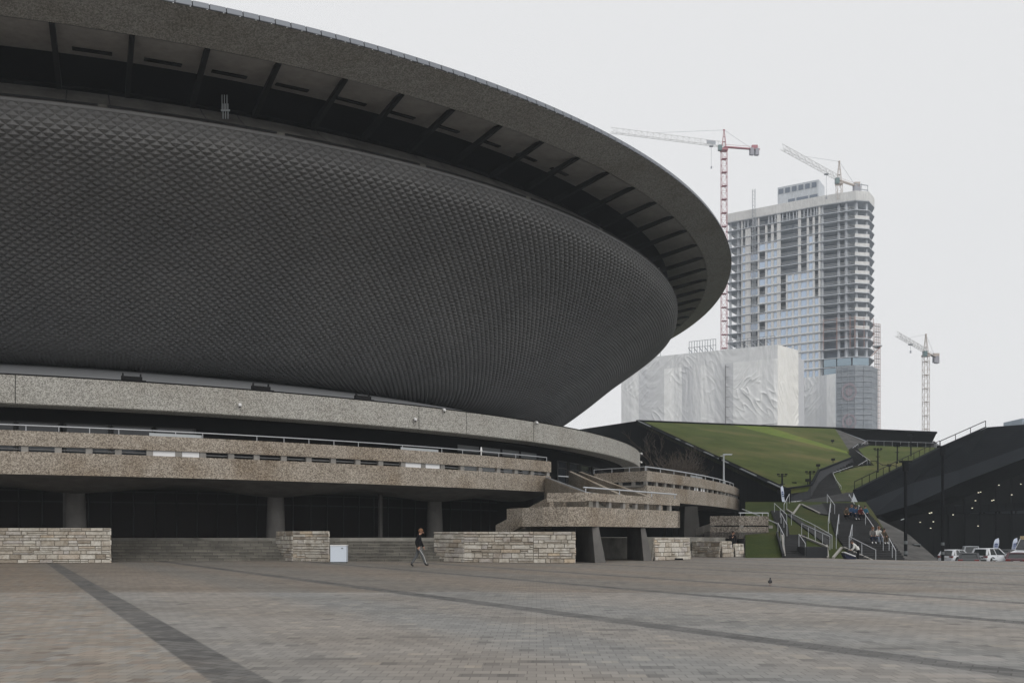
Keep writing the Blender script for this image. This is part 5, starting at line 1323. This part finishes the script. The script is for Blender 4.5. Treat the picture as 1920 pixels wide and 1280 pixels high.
def crane(label,base,zslew,zapex,jib_end,cj_end,mm,jm,w=2.0,jh=1.7,hook=None,cabm='cab'):
    base=Vector(base); root=empty('tower_crane',base,label,'crane','tower cranes'); top=Vector((base.x,base.y,zslew))
    mb=MB(); n=int((zslew-base.z)/2.6); lattice(mb,base,top,w,w,max(2,n),.13); 
    z=base.z+6
    while z<zslew-2: mb.box((base.x,base.y,z),(w*.95,w*.95,.12)); z+=5.2
    mb.build('mast',M[mm],root,fix=False)
    mb=MB(); mb.box(top+Vector((0,0,.3)),(w*1.25,w*1.25,.7)); mb.build('slewing_ring',M[mm],root)
    je=Vector(jib_end); ce=Vector(cj_end); j0=top+Vector((0,0,1.5)); je.z=j0.z+ (je.z); ce.z=j0.z+ce.z
    mb=MB(); lattice(mb,j0,je,1.3,jh,max(4,int((je-j0).length/2.4)),.10,tri=True); mb.build('jib',M[jm],root,fix=False)
    mb=MB(); cd=(ce-j0).normalized(); mb.beam(j0,ce,1.2,.35); mb.beam(j0+Vector((0,0,1.0)),ce+Vector((0,0,1.0)),.08,.08); mb.build('counter_jib',M[mm],root)
    for k in (.78,.92):
        p=j0.lerp(ce,k); mb=MB(); mb.box(p+Vector((0,0,-1.0)),(1.5,1.3,2.6),.2); mb.build('counterweight',M['ballast'],root)
    p=j0.lerp(ce,.86); mb=MB(); mb.box(p+Vector((0,0,.9)),(2.2,1.2,1.2)); mb.build('winch',M[mm],root)
    ap=Vector((base.x,base.y,zapex)); mb=MB()
    for s_ in ((-.7,-.6),(.7,-.6),(.7,.6),(-.7,.6)): mb.beam(j0+Vector((*s_,0)),ap+Vector((s_[0]*.15,s_[1]*.15,0)),.16,.16)
    for f_ in (.3,.6): 
        q=j0.lerp(ap,f_); mb.box(q,(1.3*(1-f_),1.1*(1-f_),.12))
    mb.box(ap,(.7,.5,.4)); mb.build('apex',M[mm],root)
    mb=MB(); mb.beam(ap,j0.lerp(je,.62)+Vector((0,0,jh)),.07,.07); mb.beam(ap,j0.lerp(ce,.8),.07,.07); mb.build('tie_bar',M['steel_grey'],root)
    jd=(je-j0).normalized(); mb=MB(); mb.box(top+Vector((jd.x*1.6-.3,jd.y*1.6-.9,.6)),(1.4,1.4,2.0)); mb.build('cab',M[cabm],root)
    if hook:
        p=j0+(je-j0)*hook[0]; mb=MB(); mb.tube([p,p-Vector((0,0,hook[1]))],.05,4); mb.box(p-Vector((0,0,hook[1])),(.5,.3,.9)); mb.box(p+Vector((0,0,-.3)),(1.4,1.0,.4)); mb.build('hook',M['steel_grey'],root)
    return root
b=P(1357.5,1003,360); zs=Zp(283,360); jx=P(1145,0,349.5)
r1=crane('red masted tower crane with long pale jib reaching over the dish rim',(b.x,b.y,0),zs,Zp(244,360),(jx.x,349.5,1.0),(P(1424,0,362.5).x,362.5,0),'steel_red','steel_white',2.1,2.0,(.115,8.5))
j0=Vector((b.x,b.y,zs+1.5)); p=j0+(Vector((jx.x,349.5,zs+1.5))-j0)*.12; mb=MB(); mb.box(p+Vector((0,-.9,.9)),(3.6,.08,1.3),.23); mb.build('name_board',M['steel_grey'],r1)
b=P(1573.5,1003,352); crane('pale tower crane standing on the tower roof with jib raised to the left',(b.x,b.y,128),Zp(346,352),Zp(303,352),(P(1467,0,325).x,325,.6),(P(1612,0,358).x,358,-.3),'steel_tan','steel_white',1.9,1.9,(.24,9))
b=P(1736,1003,360); crane('distant pale tower crane standing alone to the right of the tower',(b.x,b.y,0),Zp(668,360),Zp(627,360),(P(1682,0,333).x,333,.6),(P(1758,0,369).x,369,-.4),'steel_tan','steel_white',2.0,1.7,(.55,3))
for z in (Zp(764,360),Zp(778,360),Zp(804,360)):
    pass
root=empty('roof_scaffold',(134,352,130),'small scaffold frame on the tower roof corner beside the pale crane','scaffold','scaffolds on the tower')
mb=MB()
for x in (1606,1618,1632):
    a=tpl(x,1.0); mb.beam((a.x,a.y,129.5),(a.x,a.y,133.4),.14,.14)
a,c_=tpl(1603,1.0),tpl(1633,1.0)
for z in (131.4,133.2): mb.beam((a.x,a.y,z),(c_.x,c_.y,z+.2),.12,.3)
mb.build('frame',M['steel_grey'],root)
# far pale block beyond the black roof
a=P(1899,793,420); root=empty('far_office_block',(a.x,a.y,0),'faint pale block far beyond the black roof edge','building')
mb=MB(); mb.box((a.x+14,a.y,(a.z+1.2)/2),(28,16,a.z+1.2)); mb.build('building_body',M['far_block'],root)
mb=MB(); mb.box((a.x+14,a.y-8.1,a.z-1.2),(27,.3,1.4)); mb.build('window_strip',M['tower_glass2'],root)
mb=MB(); q=P(1893,793,420); mb.beam((q.x,q.y,0),(q.x,q.y,a.z+.4),.4,.4); mb.beam((q.x,q.y,a.z+.3),(a.x,a.y,a.z+.3),.4,.4); mb.build('roof_frame',M['far_block'],root)

# ------------------------------------------------------------------ people
def ico_add(mb,c,r,mi): mb.ball(c,r,mi,8,6)
def person(label,loc,rz,pose,mats_,h=1.75,hair='hair',grp=None,extra=None):
    """pose: joint dict in a body frame facing +X (Y to the person's left), metres at 1.75 m height"""
    root=empty('person',loc,label,'person',grp); root.rotation_euler=(0,0,rz); root.scale=(h/1.75,)*3
    J={k:Vector(v) for k,v in pose.items()}
    order=['pelvis','spine','chest','neck','head0','head1','head2','shL','elL','wrL','haL','shR','elR','wrR','haR','hipL','knL','anL','toL','hipR','knR','anR','toR']
    rad={'pelvis':(.17,.145),'spine':(.175,.15),'chest':(.19,.145),'neck':(.062,.062),'head0':(.07,.075),'head1':(.088,.105),'head2':(.06,.07),'sh':(.072,.072),'el':(.066,.066),'wr':(.048,.048),'ha':(.03,.042),'hip':(.095,.1),'kn':(.078,.082),'an':(.052,.055),'to':(.04,.045)}
    E_=[('pelvis','spine'),('spine','chest'),('chest','neck'),('neck','head0'),('head0','head1'),('head1','head2')]
    for s in 'LR': E_+=[('chest','sh'+s),('sh'+s,'el'+s),('el'+s,'wr'+s),('wr'+s,'ha'+s),('pelvis','hip'+s),('hip'+s,'kn'+s),('kn'+s,'an'+s),('an'+s,'to'+s)]
    me=bpy.data.meshes.new('tmp'); ix={k:i for i,k in enumerate(order)}
    me.from_pydata([J[k] for k in order],[(ix[a],ix[b]) for a,b in E_],[])
    o=bpy.data.objects.new('tmp',me); COL.objects.link(o); o.modifiers.new('s','SKIN'); 
    sv=me.skin_vertices[0].data
    for k in order:
        r_=rad.get(k) or rad[k[:-1]]; sv[ix[k]].radius=r_; sv[ix[k]].use_root=(k=='pelvis')
    sb=o.modifiers.new('b','SUBSURF'); sb.levels=1; sb.render_levels=1
    dg=bpy.context.evaluated_depsgraph_get(); dg.update(); ev=o.evaluated_get(dg); m2=ev.to_mesh()
    mb=MB(); mb.v=[tuple(v.co) for v in m2.vertices]
    def seg(p,a,b):
        d=b-a; t_=max(0,min(1,(p-a).dot(d)/max(1e-9,d.length_squared))); return (p-(a+d*t_)).length
    cls={}
    for a,b in E_:
        k=a+b
        if 'head' in a or b=='head0': c=3
        elif b[:2]=='ha': c=3
        elif b[:2]=='to': c=2
        elif b[:2] in('kn','an'): c=1
        else: c=0
        cls[(a,b)]=c
    for f in m2.polygons:
        p=f.center; best=min(E_,key=lambda e:seg(p,J[e[0]],J[e[1]])-.5*(rad.get(e[0]) or rad[e[0][:-1]])[0]*0)
        c=cls[best]
        if best[0][:2]=='kn' and (p-J[best[1]]).length<.085: c=2
        if best==('chest','neck') and (p-J['neck']).length<.06: c=3
        mb.f.append(tuple(f.vertices)); mb.m.append(c); mb.c.append(None)
    ev.to_mesh_clear(); bpy.data.objects.remove(o)
    # face, ears, fingers join the same mesh
    hd=J['head1']; fw=(J.get('look') or Vector((1,0,0))); fw=fw.normalized(); lf=Vector((0,0,1)).cross(fw).normalized(); upv=fw.cross(lf)
    up0=Vector((0,0,1))
    mb.tube([hd+fw*.085+up0*.015,hd+fw*.125-up0*.03],.012,5,3,.022); 
    for s in (1,-1):
        ico_add(mb,hd+lf*(s*.092),(.02,.02,.035),3); ico_add(mb,hd+fw*.092+lf*(s*.035)+up0*.02,(.011,.011,.009),4)
    ico_add(mb,hd+fw*.09-up0*.062,(.012,.026,.008),5)
    for s in 'LR':
        w_,a_=J['wr'+s],J['ha'+s]; d=(a_-w_).normalized(); si=d.cross(up0 if abs(d.z)<.9 else Vector((1,0,0))).normalized(); bend=si.cross(d)
        for q,ln in ((-.03,.062),(-.01,.078),(.01,.074),(.03,.056)):
            b0=a_+si*q; mb.tube([b0-d*.01,b0+d*ln*.55+bend*.006,b0+d*ln*.95+bend*.03],.0095,5,3,.007)
        mb.tube([w_+d*.025+si*.03,w_+d*.06+si*.058,w_+d*.09+si*.06],.0115,5,3,.008)
    body=MB.build(mb,'body',[M[q] for q in mats_]+[M['skin']]+[M['black_pl'],M['cl_maroon']],None,smooth=True,fix=False); body.parent=root
    hb=MB(); hb.ball(hd-fw*.022+up0*.035,(.115,.105,.115),0,12,8)
    hb.v=[v for v in hb.v]; ho=hb.build('hair',M[hair],None,smooth=True); ho.parent=root
    if extra: extra(root,J,fw)
    return root
def base_pose(): return dict(pelvis=(0,0,.93),spine=(.01,0,1.12),chest=(.01,0,1.34),neck=(.03,0,1.50),head0=(.045,0,1.56),head1=(.06,0,1.64),head2=(.055,0,1.72),
    shL=(0,.17,1.42),elL=(-.03,.22,1.14),wrL=(.06,.23,.90),haL=(.09,.225,.82),shR=(0,-.17,1.42),elR=(-.03,-.22,1.14),wrR=(.06,-.23,.90),haR=(.09,-.225,.82),
    hipL=(0,.09,.90),knL=(.03,.1,.49),anL=(0,.1,.08),toL=(.15,.11,.035),hipR=(0,-.09,.90),knR=(.03,-.1,.49),anR=(0,-.1,.08),toR=(.15,-.11,.035))
def walk():
    p=base_pose(); p.update(knR=(.20,-.09,.50),anR=(.33,-.09,.11),toR=(.48,-.09,.10),knL=(-.10,.09,.50),anL=(-.36,.09,.12),toL=(-.24,.1,.035),
        pelvis=(0,0,.91),hipL=(-.01,.085,.88),hipR=(.02,-.085,.88),elL=(.08,.22,1.14),wrL=(.20,.2,.92),haL=(.23,.19,.85),elR=(-.10,-.21,1.13),wrR=(-.02,-.2,.90),haR=(.0,-.19,.83),
        neck=(.05,0,1.49),head0=(.08,0,1.55),head1=(.115,0,1.625),head2=(.11,0,1.71),look=(1,0,-.3)); return p
def sit(dx=0,lean=.12,arms='knees'):
    p=base_pose(); p.update(pelvis=(0,0,.09),spine=(lean*.3,0,.30),chest=(lean,0,.52),neck=(lean+.04,0,.68),head0=(lean+.06,0,.74),head1=(lean+.08,0,.82),head2=(lean+.075,0,.90),
        shL=(lean,.17,.60),elL=(lean+.12,.22,.36),wrL=(.34,.14,.28),haL=(.42,.12,.26),shR=(lean,-.17,.60),elR=(lean+.12,-.22,.36),wrR=(.34,-.14,.28),haR=(.42,-.12,.26),
        hipL=(.03,.09,.09),knL=(.44,.12,.18),anL=(.50,.12,-.22),toL=(.64,.13,-.27),hipR=(.03,-.09,.09),knR=(.44,-.12,.18),anR=(.50,-.12,-.22),toR=(.64,-.13,-.27)); return p
def bent():
    p=base_pose(); p.update(spine=(.08,0,1.1),chest=(.24,0,1.27),neck=(.36,0,1.38),head0=(.40,0,1.42),head1=(.46,0,1.48),head2=(.48,0,1.56),shL=(.27,.17,1.30),elL=(.32,.2,1.03),wrL=(.46,.17,.92),haL=(.54,.16,.90),
        shR=(.27,-.17,1.30),elR=(.32,-.2,1.03),wrR=(.46,-.17,.92),haR=(.54,-.16,.90),look=(1,0,-.4)); return p
def stripe(root,J,fw):
    mb=MB(); s=Vector((.0,-.078,0)); a,b,c=J['hipR']+Vector((.03,-.10,-.06)),J['knR']+Vector((.055,-.05,0)),J['anR']+Vector((.04,-.045,.04)); mb.tube([a,b,c],.012,5); o=mb.build('trouser_stripe',M['white_stripe'],None); o.parent=root
mx_,my_=gp(785,1062.3)
person('man with ginger hair in black jacket and grey joggers walking before the steps',(mx_,my_,0),0,walk(),['cl_black','cl_greytr','shoe_blk'],1.80,'hair',extra=stripe)
px_,py_=gp(1373,1043.2)
p=base_pose(); p.update(elR=(.05,-.25,1.16),wrR=(.2,-.14,1.3),haR=(.24,-.08,1.36))
person('person in dark navy clothes and red brown shoes standing beside the rear stone wall',(px_,py_-.2,0),R(-80),p,['cl_black','cl_navy','shoe_red'],1.80,'hair_d')
def seated(x,y,label,rz,m,h=1.7,hair='hair_d',lean=.12):
    q=H(x,y,.0); z=hill_z(q.y)+.42
    person(label,(q.x,q.y,z),R(rz),sit(0,lean),m,h,hair,'people sitting on the black stairs')
seated(1586,979,'seated person in dark green coat at the edge of the group in blue',-95,['cl_olive','cl_black','shoe_blk'])
seated(1595.5,975,'seated person in blue jacket, farther back of the two in blue',-90,['cl_blue','cl_navy','shoe_blk'],1.7,'hair')
seated(1603,977,'seated person in blue jacket with pale hood, nearer of the two in blue',-85,['cl_blue','cl_navy','shoe_wht'],1.7)
seated(1613,978,'seated person in maroon coat beside the one in petrol blue',-95,['cl_maroon','cl_black','shoe_blk'],1.7)
seated(1621.5,977,'seated person in petrol blue coat next to the handrail',-100,['cl_cyan','cl_black','shoe_blk'],1.75)
seated(1635,1022,'seated person in grey coat and dark denim with pale shoes',-95,['cl_grey','cl_navy','shoe_wht'],1.7,'hair')
seated(1646,1022,'seated red haired woman in white top and pale jeans',-90,['cl_white','cl_denim','shoe_blk'],1.75,'hair')
seated(1654,1023,'seated person in olive coat with pale shoes beside the woman in white',-75,['cl_olive','cl_olive','shoe_wht'],1.6,'hair_d',.2)
q=P(1603,1003,60.2)
def backpack(root,J,fw):
    mb=MB(); c=J['chest']+Vector((-.13,0,-.02)); mb.ball(c,(.13,.16,.22),0,10,8); o=mb.build('backpack',M['cl_black'],None,smooth=True); o.parent=root
person('person in white jacket with black backpack leaning over the pram',(q.x,59.6,-.28),R(165),bent(),['cl_white','cl_black','shoe_blk'],1.6,'hair_d',extra=backpack)
q=P(1591,1040,58.8); root=empty('pram',(q.x,q.y,-.2),'dark blue pram with white cover before the person in white','pram')
mb=MB(); mb.slab([(q.x-.35,q.y-.25,.42),(q.x+.35,q.y-.25,.16),(q.x+.35,q.y+.25,.16),(q.x-.35,q.y+.25,.42)],(.02,0,.05)); mb.build('cover',M['white'],root)
mb=MB(); mb.slab([(q.x-.42,q.y-.28,.38),(q.x+.40,q.y-.28,.08),(q.x+.30,q.y-.28,-.12),(q.x-.22,q.y-.28,.02)],(0,.56,0)); mb.build('basket',M['cl_navy'],root)
for sx in (-.2,.3):
    for sy in (-.25,.25):
        mb=MB(); mb.tube([(q.x+sx,q.y+sy-.02,-.1),(q.x+sx,q.y+sy+.02,-.1)],.1,12); mb.build('wheel',M['tyre'],root)
mb=MB(); mb.tube([(q.x+.3,q.y+.2,.1),(q.x+.6,q.y+.2,.55)],.02,5); mb.tube([(q.x+.3,q.y-.2,.1),(q.x+.6,q.y-.2,.55)],.02,5); mb.tube([(q.x+.6,q.y-.2,.55),(q.x+.6,q.y+.2,.55)],.02,5); mb.build('push_handle',M['black_pl'],root)

# ------------------------------------------------------------------ birds
def pigeon(x,y,rz,label,sc=1.0,m='bird'):
    bx,by=gp(x,y); root=empty('pigeon',(bx,by,0),label,'pigeon','pigeons on the square'); root.rotation_euler=(0,0,rz); root.scale=(sc,)*3
    mb=MB()
    secs=[(-.30,.10,.010,.006),(-.22,.115,.035,.014),(-.13,.135,.055,.04),(-.04,.155,.075,.068),(.05,.175,.07,.075),(.11,.205,.048,.055),(.135,.245,.032,.034),(.15,.285,.034,.034),(.168,.30,.026,.026),(.19,.298,.008,.008)]
    n=12
    rings=[]
    for sx,sz,hw,hh in secs: rings.append([(sx,hw*math.cos(2*math.pi*j/n),sz+hh*math.sin(2*math.pi*j/n)) for j in range(n)])
    for a,b in zip(rings,rings[1:]):
        for j in range(n): mb.face([a[j],a[(j+1)%n],b[(j+1)%n],b[j]])
    mb.face(rings[0]); mb.face(rings[-1][::-1])
    mb.tube([(.188,0,.298),(.222,0,.288)],.007,5,0,.002)
    o=mb.build('body',M[m],None,smooth=True); o.parent=root
    for s in (-1,1):
        mb=MB(); mb.ball((-.06,s*.066,.16),(.15,.016,.055),0,10,6,0,.12); o=mb.build('wing',M[m],None,smooth=True); o.parent=root
        mb=MB(); mb.tube([(.0,s*.03,.11),(.01,s*.03,.005)],.007,5)
        for a in (-.5,0,.5): mb.tube([(.01,s*.03,.005),(.05*math.cos(a),s*.03+.05*math.sin(a),.004)],.004,4)
        o=mb.build('leg',M['bird_leg'],None); o.parent=root
pigeon(1444,1097,R(72),'dark pigeon on the open square, seen from behind',.72)
pigeon(1864,1053,R(170),'small pale pigeon at the edge of the square before the white car',.8,'lamp_grey')

# ------------------------------------------------------------------ parked cars
GZ=-1.45
def car(label,loc,heading,Lc,Wc,Hc,paint,style='hatch',grp='cars parked beyond the square',beltf=.60):
    root=empty('parked_car',(loc[0],loc[1],GZ),label,'car',grp); root.rotation_euler=(0,0,math.atan2(heading[1],heading[0]))
    def put(mb,name,m,par=root,sm=False):
        o=mb.build(name,M[m],None,smooth=sm); o.parent=par; return o
    hw=Wc/2; belt=Hc*beltf; g=.2; x0,x1=-Lc/2,Lc/2
    # lower body: sections along the length (x, bottom, belt height, half width)
    st=[(x0,.42,belt*.80,hw*.80),(x0+.06,.33,belt*.93,hw*.90),(x0+.35,g,belt*1.0,hw*.97),(x0+Lc*.3,g,belt,hw),(x0+Lc*.62,g,belt*.985,hw),(x0+Lc*.74,g,belt*.95,hw*.99),(x1-.45,g,belt*.86,hw*.95),(x1-.1,.28,belt*.72,hw*.85),(x1,.36,belt*.60,hw*.74)]
    def sec(x,b,t_,w_): return [(x,-w_*.9,b),(x,-w_,b+(t_-b)*.35),(x,-w_*1.0,b+(t_-b)*.65),(x,-w_*.93,t_),(x,w_*.93,t_),(x,w_*1.0,b+(t_-b)*.65),(x,w_,b+(t_-b)*.35),(x,w_*.9,b)]
    mb=MB(); ss=[sec(*q) for q in st]
    for a,b in zip(ss,ss[1:]):
        for j in range(8): mb.face([a[j],a[(j+1)%8],b[(j+1)%8],b[j]])
    mb.face(ss[0]); mb.face(ss[-1][::-1]); put(mb,'body',paint)
    # cabin: sloped screens, glass all round, roof and pillars
    if style=='hatch': cb=(x0+.10,x0+Lc*.66); rf=(x0+.52,x0+Lc*.47)
    elif style=='suv': cb=(x0+.08,x0+Lc*.66); rf=(x0+.40,x0+Lc*.48)
    elif style=='sedan': cb=(x0+.55,x0+Lc*.66); rf=(x0+1.15,x0+Lc*.48)
    else: cb=(x0+.05,x0+Lc*.93); rf=(x0+.1,x0+Lc*.70)
    bw,tw=hw*.90,hw*.72; zt_=Hc-.05
    b4=[(cb[0],-bw,belt-.02),(cb[1],-bw,belt-.03),(cb[1],bw,belt-.03),(cb[0],bw,belt-.02)]; t4=[(rf[0],-tw,zt_),(rf[1],-tw,zt_),(rf[1],tw,zt_),(rf[0],tw,zt_)]
    for i,nm in ((0,'side_window'),(1,'windscreen'),(2,'side_window'),(3,'rear_window')):
        j=(i+1)%4; mb=MB(); mb.face([b4[i],b4[j],t4[j],t4[i]]); o=put(mb,nm,'car_glass')
    mb=MB(); n=5
    xs=[rf[0]-.12]+[rf[0]+(rf[1]-rf[0])*i/n for i in range(n+1)]+[rf[1]+.05]; rr=[]
    for i,x in enumerate(xs):
        e=0 if 0<i<len(xs)-1 else .05
        rr.append([(x,-tw*1.02,zt_-.03-e),(x,-tw*.9,zt_+.03-e),(x,0,zt_+.055-e),(x,tw*.9,zt_+.03-e),(x,tw*1.02,zt_-.03-e)])
    for a,b in zip(rr,rr[1:]):
        for j in range(4): mb.face([a[j],a[j+1],b[j+1],b[j]])
        mb.face([a[4],a[0],b[0],b[4]])
    mb.face(rr[0]); mb.face(rr[-1][::-1]); put(mb,'roof',paint)
    mb=MB()
    for i in range(4): 
        mb.beam(Vector(b4[i])*1.005,Vector(t4[i])*1.005,.10 if i in(1,2) else .2,.09)
    for s in (-1,1):
        a=Vector((cb[0]+(cb[1]-cb[0])*.5,s*bw*1.01,belt)); b=Vector((rf[0]+(rf[1]-rf[0])*.52,s*tw*1.01,zt_)); mb.beam(a,b,.09,.06)
        a=Vector((cb[0]+.45,s*bw*1.01,belt)); b=Vector((rf[0]+.2,s*tw*1.01,zt_)); mb.beam(a,b,.14,.06)
    put(mb,'pillars',paint)
    wr=.34 if style!='suv' else .37
    for fx in (.19,.80):
        for s in (-1,1):
            x=x0+Lc*fx; w=MB(); w.tube([(x,s*(hw-.22),wr),(x,s*(hw+.012),wr)],wr,20); wo=put(w,'wheel','tyre')
            r_=MB(); r_.tube([(x,s*(hw+.0),wr),(x,s*(hw+.022),wr)],wr*.62,14)
            ro=put(r_,'rim','rim_al',wo)
            ar=MB(); ar.tube([(x,s*(hw-.05),wr+.02),(x,s*(hw+.008),wr+.02)],wr*1.16,20); put(ar,'wheel_arch','black_pl')
    for s in (-1,1):
        mb=MB(); mb.box((x0+.07,s*hw*.72,belt*.84),(.14,hw*.42,.16)); put(mb,'tail_lamp','tail')
        mb=MB(); mb.box((x1-.16,s*hw*.66,belt*.70),(.2,hw*.34,.12)); put(mb,'headlight','dome')
        mb=MB(); mb.box((cb[1]-.25,s*(hw+.08),belt+.06),(.12,.2,.14)); put(mb,'wing_mirror',paint)
        mb=MB(); mb.box((x0+Lc*.36,s*hw*.995,belt*.86),(.16,.03,.03)); put(mb,'door_handle','black_pl')
    mb=MB(); mb.box((x0+.02,0,.42),(.12,Wc*.86,.28)); put(mb,'rear_bumper','black_pl' if style=='suv' else paint)
    mb=MB(); mb.box((x0-.015,0,belt*.70),(.03,.5,.11)); put(mb,'number_plate','plate')
    mb=MB(); mb.box((x0+Lc*.5,0,.19),(Lc*.62,Wc*.96,.12)); put(mb,'sill','black_pl')
    return root
hd=(.87,.49)
def at_px(x,Y): return ((x-960)/F*Y,Y)
car('white hatchback parked behind the tall mast, farthest from the frame edge',at_px(1796,96),hd,4.1,1.78,1.50,'car_white','hatch')
car('silver car showing only its pale windscreen between the two white cars',at_px(1822,106),(-.35,-.93),4.4,1.8,1.72,'car_silver','suv')
car('dark grey car with red tail lamps wedged between the two white cars',at_px(1818,84),(.47,.88),4.4,1.8,1.40,'car_dark','sedan',beltf=.64)
car('white sport utility car with raised rear window and black bumper trim',at_px(1862,93),hd,4.6,1.86,1.68,'car_white','suv')
car('maroon and black car cut off by the frame edge',at_px(1909,83),(.52,.85),4.5,1.85,1.44,'car_maroon','sedan',beltf=.66)
car('dark car mostly hidden between the white car and the cream van',at_px(1900,100),hd,4.4,1.8,1.45,'car_dark','hatch')
# cream van with big windscreen
vx,vy=at_px(1938,92); root=empty('parked_van',(vx,vy,GZ),'cream and white van with sloping windscreen at the frame edge','van'); root.rotation_euler=(0,0,math.atan2(-.5,-.86))
def vput(mb,nm,m): o=mb.build(nm,M[m],None); o.parent=root; return o
side=[(-2.6,.35),(2.55,.35),(2.6,.95),(2.35,1.25),(1.55,1.45),(.55,2.75),(-2.55,2.75)]
mb=MB(); A=[(x,-1.0,z) for x,z in side]; B=[(x,1.0,z) for x,z in side]; mb.face(A); mb.face(B[::-1])
for i in range(len(side)): j=(i+1)%len(side); mb.face([A[i],A[j],B[j],B[i]])
vput(mb,'body','car_white')
mb=MB(); mb.slab([(1.50,-.88,1.55),(1.50,.88,1.55),(.78,.82,2.48),(.78,-.82,2.48)],(.06,0,.04)); vput(mb,'windscreen','car_glass')
mb=MB(); mb.box((-.9,0,2.80),(3.2,1.9,.16)); mb.box((.55,0,2.66),(.5,1.7,.22)); vput(mb,'roof_board','van_yellow')
for s in (-1,1):
    mb=MB(); mb.box((.7,s*1.005,1.95),(1.0,.03,.6)); vput(mb,'side_window','car_glass')
    for x in (-1.7,1.75): mb=MB(); mb.tube([(x,s*.82,.36),(x,s*1.02,.36)],.36,18); vput(mb,'wheel','tyre')
    mb=MB(); mb.box((2.5,s*.72,1.0),(.14,.36,.2)); vput(mb,'headlight','dome')
    mb=MB(); mb.box((-.6,s*1.01,1.0),(3.0,.02,.22)); vput(mb,'side_stripe','tail')

# ------------------------------------------------------------------ air: even haze round everything
hz=bpy.data.materials.new('haze air'); hz.use_nodes=True; ht_=hz.node_tree; ht_.nodes.clear()
out=ht_.nodes.new('ShaderNodeOutputMaterial'); pv_=ht_.nodes.new('ShaderNodeVolumePrincipled'); pv_.inputs['Color'].default_value=(.86,.93,1,1); pv_.inputs['Density'].default_value=.00034; pv_.inputs['Anisotropy'].default_value=0.0
ht_.links.new(pv_.outputs[0],out.inputs['Volume'])
mb=MB(); mb.box((20,195,77),(420,520,159)); hzo=mb.build('haze',hz); tag(hzo,kind='stuff')
bpy.data.objects['haze'].display_type='WIRE'
